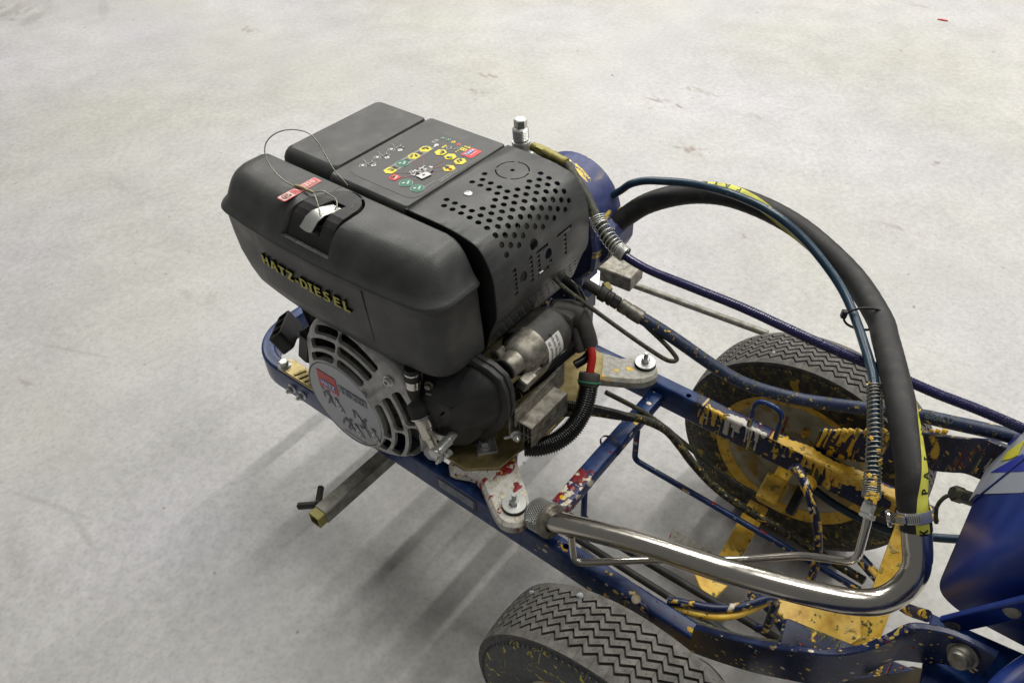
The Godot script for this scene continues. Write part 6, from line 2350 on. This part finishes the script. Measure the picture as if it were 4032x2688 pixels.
func suction_hose() -> void:
	var t := thing("suction_hose", "thick black hose with yellow stripe, arching down to a bent steel pipe", "hose", Vector3(-0.06, 0.345, -0.60))
	var path := spline(V([0.037, 0.519, -0.644, 0.032, 0.527, -0.649, 0.018, 0.546, -0.662, 0.004, 0.567, -0.682, -0.025, 0.587, -0.728, -0.043, 0.591, -0.763, -0.061, 0.594, -0.796, -0.084, 0.592, -0.842, -0.105, 0.593, -0.878, -0.162, 0.600, -0.933, -0.239, 0.615, -0.968, -0.298, 0.625, -0.978, -0.357, 0.631, -0.975, -0.399, 0.630, -0.964, -0.438, 0.621, -0.948, -0.478, 0.602, -0.927, -0.506, 0.575, -0.914, -0.537, 0.539, -0.891]), 8)
	var rr := []
	for i in path.size():
		rr.append(0.0163 + 0.00012 * (1 if i % 2 == 0 else -1))
	var b := B.new()
	tube(b, path, rr, 30)
	var hose := put("hose_body", b.done(), M.rubber, t, "black rubber hose")
	# yellow stripe lying on the outside of the hose
	b = B.new()
	b.smooth()
	var n := path.size()
	var rows := []
	# the stripe winds round the hose: its turn in degrees against the way along it
	var twist := Curve.new()
	twist.max_value = 600.0
	for q in [[0.0, -18.0], [0.06, -2.0], [0.14, 28.0], [0.24, 64.0], [0.35, 118.0], [0.5, 200.0], [0.6, 290.0], [0.66, 345.0], [0.71, 392.0], [0.77, 430.0], [0.85, 470.0], [1.0, 520.0]]:
		twist.add_point(Vector2(q[0], q[1]), 0, 0, Curve.TANGENT_LINEAR, Curve.TANGENT_LINEAR)
	var lay := func(i: int) -> Array:
		var f := float(i) / (n - 1)
		var tan: Vector3 = (path[mini(i + 1, n - 1)] - path[maxi(i - 1, 0)]).normalized()
		var eye := Vector3(0.45, 0.68, 0.58)
		eye = (eye - tan * eye.dot(tan)).normalized()
		var turn := deg_to_rad(twist.sample_baked(f))
		var edge := tan.cross(eye)
		var want: Vector3 = cos(turn) * eye + sin(turn) * edge
		return [tan, want, tan.cross(want)]
	for i in n:
		var fr: Array = lay.call(i)
		var row := PackedVector3Array()
		for k in 7:
			var a := (k / 6.0 - 0.5) * 0.92
			row.append(path[i] + 0.01665 * (cos(a) * fr[1] + sin(a) * fr[2]))
		rows.append(row)
	for i in n - 1:
		for k in 6:
			b.quad(rows[i][k], rows[i + 1][k], rows[i + 1][k + 1], rows[i][k + 1])
	var stripe := put("hose_stripe", b.done(), M.stripe, hose, "yellow stripe with black capital letters")
	b = B.new()
	b.tint = Color8(26, 26, 24)
	# the stripe's lettering, repeated along the hose
	for w in [[0.016, "K"], [0.137, "P"], [0.163, "A"], [0.189, "I"], [0.215, "N"], [0.241, "T"], [0.706, "P"], [0.729, "A"], [0.751, "I"], [0.774, "N"], [0.797, "T"]]:
		var fr: Array = lay.call(int(w[0] * (n - 1)))
		append_text(b, w[1], 0.0125, 0.0002, Transform3D(Basis(fr[0], -fr[2], fr[1]), path[int(w[0] * (n - 1))] + fr[1] * 0.01690))
	put("stripe_lettering", b.done(), M.print, hose)
	# worm-drive clamp
	b = B.new()
	var ci := 10
	var ax: Vector3 = (path[ci + 1] - path[ci - 1]).normalized()
	lathe(b, path[ci] - ax * 0.0062, ax, P2([0.0160, 0.0, 0.0170, 0.0, 0.0172, 0.0012, 0.0172, 0.0112, 0.0170, 0.0124, 0.0160, 0.0124]), 40)
	put("clamp_band", b.done(), M.zinc, t)
	b = B.new()
	var side := Vector3(-0.62, 0.42, 0.66)
	side = (side - ax * side.dot(ax)).normalized()
	var screw := ax.cross(side).normalized()
	if screw.x > 0:
		screw = -screw
	var sb := Basis(screw.cross(side), side, screw)
	box(b, Transform3D(sb.orthonormalized(), path[ci] + side * 0.0205 + screw * 0.004), Vector3(0.0115, 0.007, 0.020), 0.002)
	lathe(b, path[ci] + side * 0.0205 + screw * 0.014, screw * 0.75 + side * 0.65, P2([0.0, 0.0, 0.0095, 0.0, 0.0100, 0.002, 0.0088, 0.0042, 0.0050, 0.0052, 0.0, 0.0054]), 26)
	put("clamp_screw", b.done(), M.chrome, t)
	b = B.new()
	var sx := (screw * 0.75 + side * 0.65).normalized()
	var sc := path[ci] + side * 0.0205 + screw * 0.014 + sx * 0.0056
	var pb := basis_along(sx)
	for a in [0.4, 0.4 + PI / 2]:
		box(b, Transform3D(pb * Basis(Vector3(0, 0, 1), a), sc), Vector3(0.0068, 0.0014, 0.0006), 0.0002)
	put("screw_cross", b.done(), M.black, t)
	b = B.new()
	var bx := (path[ci] + side * 0.0176 - screw * 0.009)
	for k in 6:
		box(b, Transform3D(sb.orthonormalized(), path[ci] + (side * cos(0.35 + 0.12 * k) - screw * sin(0.35 + 0.12 * k)) * 0.0173), Vector3(0.008, 0.0006, 0.0009), 0.0002)
	put("band_slot", b.done(), M.grey_metal, t)
	# steel pipe
	var pp := V([-0.366, 0.3565, -0.502, -0.348, 0.361, -0.504, -0.232, 0.398, -0.52, -0.141, 0.423, -0.529, -0.098, 0.4335, -0.535, -0.034, 0.442, -0.552, 0.010, 0.448, -0.567, 0.036, 0.456, -0.581, 0.050, 0.470, -0.598, 0.054, 0.488, -0.616, 0.047, 0.505, -0.630, 0.038, 0.518, -0.643])
	b = B.new()
	tube(b, spline(pp, 10), 0.0148, 36)
	put("steel_pipe", b.done(), M.steel, t, "bright bent steel suction pipe")
	b = B.new()
	tube(b, spline(V([0.052, 0.4965, -0.624, 0.045, 0.508, -0.633, 0.037, 0.519, -0.644]), 5), [0.0148, 0.0150, 0.0153, 0.0155, 0.0156, 0.0156, 0.0156, 0.0156, 0.0156, 0.0156, 0.0156], 32)
	put("pipe_socket", b.done(), M.steel, t)
	# strainer: collar, woven mesh and its cap
	var dir := Vector3(-0.116, -0.037, -0.016).normalized()
	var s0 := Vector3(-0.352, 0.3585, -0.503)
	b = B.new()
	lathe(b, s0 - dir * 0.003, dir, P2([0.0150, 0.0, 0.0245, 0.0, 0.0252, 0.0012, 0.0252, 0.0085, 0.0243, 0.0098, 0.0225, 0.0098]), 44)
	put("strainer_collar", b.done(), M.grey_metal, t)
	b = B.new()
	var bs := basis_along(dir)
	var R := 0.0238
	var L := 0.0285
	for fam: int in [-1, 1]:
		for k in 44:
			var pts := PackedVector3Array()
			for q in 9:
				var f := q / 8.0
				var a := TAU * k / 44.0 + fam * f * 0.62
				var rad := R - 0.004 * smoothstep(0.72, 1.0, f) + 0.0002 * fam
				pts.append(s0 + dir * (0.006 + L * f) + bs * Vector3(rad * cos(a), rad * sin(a), 0))
			tube(b, pts, 0.00048, 5, false)
	# woven end
	for fam: int in [-1, 1]:
		for k in 44:
			var pts := PackedVector3Array()
			for q in 6:
				var f := q / 5.0
				var a := TAU * k / 44.0 + fam * (0.62 + f * 0.9)
				var rad := lerpf(R - 0.004, 0.002, f)
				pts.append(s0 + dir * (0.006 + L + 0.0012 * sin(f * PI / 2)) + bs * Vector3(rad * cos(a), rad * sin(a), 0))
			tube(b, pts, 0.00042, 4, false)
	put("strainer_mesh", b.done(), M.zinc, t, "woven wire mesh of the strainer")
	b = B.new()
	lathe(b, s0 + dir * 0.006, dir, P2([0.0205, 0.0, 0.0205, 0.024, 0.017, 0.0265, 0.0, 0.0265]), 30)
	put("strainer_core", b.done(), M.grey_metal, t)


func return_hose() -> void:
	var t := thing("return_hose", "thin dark blue hose tied to the thick one, ending in a spring", "hose", Vector3(-0.10, 0.32, -0.60))
	var path := spline(V([-0.55, 0.59, -0.905, -0.524, 0.612, -0.918, -0.507, 0.63, -0.918, -0.485, 0.641, -0.923, -0.456, 0.648, -0.928, -0.418, 0.655, -0.933, -0.374, 0.658, -0.937, -0.345, 0.656, -0.941, -0.307, 0.652, -0.941, -0.271, 0.645, -0.936, -0.233, 0.633, -0.927, -0.191, 0.618, -0.908, -0.156, 0.604, -0.886, -0.126, 0.593, -0.855, -0.103, 0.588, -0.823, -0.083, 0.585, -0.792, -0.068, 0.581, -0.765, -0.044, 0.568, -0.708, -0.022, 0.544, -0.654, -0.016, 0.533, -0.6415]), 6)
	var b := B.new()
	tube(b, path, 0.0060, 18)
	put("hose_body", b.done(), M.blue_hose, t)
	b = B.new()
	coil(b, V([-0.0685, 0.5812, -0.766, -0.044, 0.568, -0.708, -0.022, 0.544, -0.654, -0.0172, 0.5355, -0.6445]), [0.0080, 0.0092], 0.00105, 36, 7, 20)
	put("bend_spring", b.done(), M.wire, t, "steel bend spring smeared with yellow paint")
	b = B.new()
	var r := RandomNumberGenerator.new()
	r.seed = 77
	for k in 16:
		var i := 96 + int(pow(r.randf(), 0.6) * 18)
		var p := path[mini(i, path.size() - 2)]
		var a := r.randf_range(-0.9, 0.9)
		var d := (Vector3(0, 0.75, 0.65) * cos(a) + Vector3(1, 0, 0) * sin(a)).normalized()
		box(b, Transform3D(basis_along(d), p + d * 0.0094), Vector3(r.randf_range(0.002, 0.006), r.randf_range(0.003, 0.008), 0.001), 0.0004)
	put("spring_paint", b.done(), M.yellow_paint, t)
	# black tie round both hoses
	b = B.new()
	var at := Vector3(-0.116, 0.592, -0.867)
	var ax := Vector3(0.50, 0.02, 0.86).normalized()
	var wide := Vector3(-0.68, 0.06, 0.73)
	wide = (wide - ax * wide.dot(ax)).normalized()
	var tall := ax.cross(wide)
	var pts := PackedVector3Array()
	for k in 33:
		var a := TAU * k / 32.0
		pts.append(at + wide * (0.0285 * cos(a)) + tall * (0.0178 * sin(a)))
	tube(b, pts, 0.0016, 8, false)
	box(b, Transform3D(Basis(wide, tall, ax), at + wide * 0.0300 - tall * 0.004), Vector3(0.007, 0.011, 0.008), 0.001)
	put("cable_tie", b.done(), M.black, t, "black cable tie round both hoses")
	# fitting and steel tube
	b = B.new()
	var up := Vector3(-0.09, 0.62, -0.70).normalized()
	hexhead(b, Vector3(-0.0150, 0.5300, -0.6395), -up, 0.0125, 0.0125)
	hexhead(b, Vector3(-0.0122, 0.5215, -0.6325), -up, 0.0150, 0.0058)
	cyl(b, Vector3(-0.0172, 0.537, -0.6465), Vector3(-0.0150, 0.530, -0.6395), 0.0065, 16)
	put("tube_nut", b.done(), M.zinc, t)
	b = B.new()
	tube(b, bends(V([-0.0128, 0.524, -0.634, -0.009, 0.514, -0.626, -0.0005, 0.470, -0.604, -0.057, 0.4285, -0.605, -0.116, 0.387, -0.585, -0.217, 0.352, -0.535, -0.3005, 0.3285, -0.484, -0.3165, 0.358, -0.499]), 0.014, 7), 0.0048, 20)
	put("steel_tube", b.done(), M.steel, t, "thin bent steel return tube")


func spray_hose() -> void:
	var t := thing("spray_hose", "glossy dark purple braided hose running from a coil spring to the right edge", "hose", Vector3(-0.2, 0.56, -0.81))
	var path := spline(V([-0.600, 0.6660, -0.860, -0.584, 0.663, -0.859, -0.558, 0.655, -0.846, -0.524, 0.638, -0.830, -0.495, 0.620, -0.814, -0.453, 0.603, -0.796, -0.402, 0.592, -0.793, -0.331, 0.586, -0.800, -0.262, 0.581, -0.807, -0.2, 0.576, -0.809, -0.141, 0.572, -0.810, -0.059, 0.566, -0.816, -0.007, 0.562, -0.819, 0.042, 0.557, -0.827, 0.092, 0.55, -0.834, 0.138, 0.544, -0.838, 0.22, 0.53, -0.845]), 8)
	var b := B.new()
	tube(b, path, 0.0062, 22)
	put("hose_core", b.done(), M.rod_purple, t)
	# braid: two families of fine threads
	b = B.new()
	var cum := PackedFloat32Array([0.0])
	for i in range(1, path.size()):
		cum.append(cum[i - 1] + path[i].distance_to(path[i - 1]))
	var fr := frames(path)
	var total := cum[cum.size() - 1]
	for fam: int in [-1, 1]:
		for k in 7:
			var pts := PackedVector3Array()
			var i := 0
			var s := 0.30 * total
			while s < total:
				while i < path.size() - 2 and cum[i + 1] < s:
					i += 1
				var f := (s - cum[i]) / (cum[i + 1] - cum[i])
				var c: Vector3 = path[i].lerp(path[i + 1], f)
				var a: float = TAU * k / 7.0 + fam * s * 260.0
				pts.append(c + 0.0062 * (cos(a) * fr[i][1] + sin(a) * fr[i][2]))
				s += 0.0022
			tube(b, pts, 0.00055, 5, false)
	put("hose_braid", b.done(), M.rod_purple, t)
	b = B.new()
	tube(b, path.slice(2, 44), 0.0074, 18)
	put("inner_sleeve", b.done(), M.cable_dirty, t)
	# coil spring: close wound at both ends
	b = B.new()
	coil(b, V([-0.502, 0.6265, -0.8185, -0.494, 0.6195, -0.8135]), 0.0118, 0.00085, 4, 7, 20)
	coil(b, V([-0.494, 0.6195, -0.8135, -0.470, 0.609, -0.803, -0.449, 0.6025, -0.7960]), [0.0118, 0.0112], 0.00085, 8, 7, 20)
	coil(b, V([-0.449, 0.6025, -0.7960, -0.436, 0.5993, -0.7945]), 0.0112, 0.00085, 7, 7, 20)
	put("coil_spring", b.done(), M.zinc, t, "bright open coil spring round the hose")


func drain_hose() -> void:
	var t := thing("drain_hose", "dark blue hose spattered with yellow running across the far wheel", "hose", Vector3(-0.2, 0.46, -0.78))
	var b := B.new()
	var raw := [[-0.4085, 0.5045, -0.7915], [-0.350, 0.487, -0.798], [-0.286, 0.452, -0.815], [-0.237, 0.432, -0.828], [-0.175, 0.425, -0.848], [-0.117, 0.429, -0.868], [-0.062, 0.443, -0.880], [-0.008, 0.470, -0.875], [0.012, 0.482, -0.868], [0.075, 0.500, -0.868], [0.16, 0.52, -0.868]]
	var p := PackedVector3Array()
	for q in raw:
		p.append(Vector3(q[0], q[1], q[2]))
	var path := spline(p, 8)
	tube(b, path, 0.0096, 22)
	var body := put("hose_body", b.done(), M.hose_dirty, t)
	b = B.new()
	var d := (p[0] - p[1]).normalized()
	lathe(b, p[0] - d * 0.012, d, P2([0.0098, 0.0, 0.0112, 0.001, 0.0112, 0.020, 0.0100, 0.024, 0.0108, 0.026, 0.0108, 0.038, 0.0090, 0.040, 0.0, 0.040]), 26)
	put("hose_ferrule", b.done(), M.grey_metal, t)
	b = B.new()
	hexhead(b, p[0] + d * 0.029, d, 0.0175, 0.011)
	lathe(b, p[0] + d * 0.040, d, P2([0.0085, 0.0, 0.0110, 0.001, 0.0110, 0.006, 0.0090, 0.007, 0.0090, 0.010, 0.0115, 0.011, 0.0115, 0.022, 0.008, 0.024, 0.008, 0.05, 0.0, 0.05]), 20)
	put("hose_nut", b.done(), M.grey_rubber, t)
	# maker's lettering moulded along the hose
	b = B.new()
	b.tint = Color8(84, 92, 98)
	var i := path.size() - 17
	var tan := (path[i + 1] - path[i - 1]).normalized()
	var out := Vector3(-0.25, 0.72, 0.65)
	out = (out - tan * out.dot(tan)).normalized()
	append_text(b, "GRACO", 0.0105, 0.0004, Transform3D(Basis(tan, out.cross(tan), out), path[i] + out * 0.0097))
	put("hose_lettering", b.done(), M.print, body)


# ---------------------------------------------------------------- loose things

func build_loose_things() -> void:
	wire_seal()
	var spots := [
		[Vector3(-0.320, 0.335, -0.4120), 0.0042, "white pebble in the near tyre's tread, nearest the ground at its front"],
		[Vector3(-0.2500, 0.3905, -0.4190), 0.0048, "grey pebble in the near tyre's tread close to the side rail"],
		[Vector3(-0.1050, 0.4050, -0.3600), 0.0042, "white pebble on the near tyre by the picture's lower edge"],
		[Vector3(-0.2330, 0.3950, -0.9900), 0.0034, "small grey pebble on top of the far tyre under the grey rod"],
		[Vector3(-0.2400, 0.3900, -0.9580), 0.0038, "white pebble in the far tyre's tread just above its dirty side wall"],
		[Vector3(-0.1150, 0.4090, -0.9950), 0.0038, "white pebble in the far tyre's tread under the purple hose"],
		[Vector3(-0.0300, 0.3700, -0.9420), 0.0048, "large white pebble in the far tyre's tread beside the steel spring"],
	]
	var far_c := Vector3(-0.157, 0.207, 2.0 * MID + 0.3875)
	var r := RandomNumberGenerator.new()
	r.seed = 3
	for s in spots:
		var p: Vector3 = s[0]
		# set on the tread: its distance from the axle is the tread's
		var c := Vector3(-0.157, 0.207, p.z)
		p = c + (p - c).normalized() * 0.2045
		var b := B.new()
		var rings := []
		for i in 7:
			var th := PI * i / 6.0
			var ring := PackedVector3Array()
			for k in 9:
				var a := TAU * k / 9.0
				var w := 1.0 + r.randf_range(-0.16, 0.16)
				ring.append(p + s[1] * w * Vector3(sin(th) * cos(a), -cos(th) * 0.85, -sin(th) * sin(a) * 0.9))
			rings.append(ring)
		loft(b, rings)
		var o := put(numbered("pebble"), b.done(), M.badge, self)
		o.set_meta("label", s[2])
		o.set_meta("category", "pebble")
		o.set_meta("group", "pebbles caught in the tyre treads")
	var b := B.new()
	prism(b, P2([-0.02, -0.004, 0.0, -0.007, 0.024, -0.002, 0.020, 0.005, -0.006, 0.006]), Transform3D(Basis(Vector3.RIGHT, Vector3(0, 0, -1), Vector3.UP), Vector3(-0.646, 0.0, -3.783)), 0.001, 0.004, 0.0005)
	var scrap := put(numbered("paper_scrap"), b.done(), M.red_cable, self)
	scrap.set_meta("label", "small red scrap lying far back on the floor")
	scrap.set_meta("category", "scrap")


func wire_seal() -> void:
	var t := thing("wire_seal", "looped steel wire with lead crimps tied to the bright lever of the tank cap", "wire seal", Vector3(-0.78, 0.70, -0.55))
	var b := B.new()
	tube(b, spline(V([-0.817, 0.703, -0.536, -0.83, 0.708, -0.533, -0.846, 0.717, -0.531, -0.861, 0.728, -0.533, -0.87, 0.739, -0.538, -0.874, 0.748, -0.547, -0.871, 0.755, -0.559, -0.862, 0.759, -0.571, -0.852, 0.759, -0.581, -0.839, 0.756, -0.589, -0.829, 0.751, -0.592, -0.819, 0.743, -0.592, -0.809, 0.734, -0.59, -0.799, 0.724, -0.588, -0.786, 0.713, -0.586, -0.774, 0.704, -0.587, -0.768, 0.697, -0.588]), 8), 0.0009, 8)
	put("wire_loop", b.done(), M.wire, t)
	b = B.new()
	tube(b, spline(V([-0.777, 0.7075, -0.537, -0.766, 0.7115, -0.530, -0.752, 0.708, -0.522, -0.739, 0.6985, -0.513]), 6), 0.0009, 8)
	tube(b, spline(V([-0.777, 0.7075, -0.537, -0.764, 0.711, -0.543, -0.752, 0.708, -0.545, -0.742, 0.705, -0.545, -0.734, 0.7025, -0.539, -0.732, 0.6985, -0.531]), 6), 0.0009, 8)
	put("wire_end", b.done(), M.wire, t)
	b = B.new()
	tube(b, spline(V([-0.820, 0.7030, -0.5375, -0.812, 0.7040, -0.539, -0.802, 0.7040, -0.5405]), 4), [0.0010, 0.0022, 0.0026, 0.0026, 0.0026, 0.0026, 0.0026, 0.0020, 0.0012], 12, true, 0.8)
	tube(b, spline(V([-0.801, 0.7045, -0.5400, -0.796, 0.705, -0.5385, -0.791, 0.7055, -0.5375]), 4), [0.0016, 0.0020, 0.0023, 0.0023, 0.0023, 0.0023, 0.0020, 0.0018, 0.0012], 12)
	tube(b, spline(V([-0.7905, 0.706, -0.5375, -0.7845, 0.707, -0.537, -0.7775, 0.7075, -0.5365]), 4), [0.0014, 0.0016, 0.0024, 0.0026, 0.0022, 0.0024, 0.0026, 0.0018, 0.0012], 12)
	put("lead_crimp", b.done(), M.lead, t)
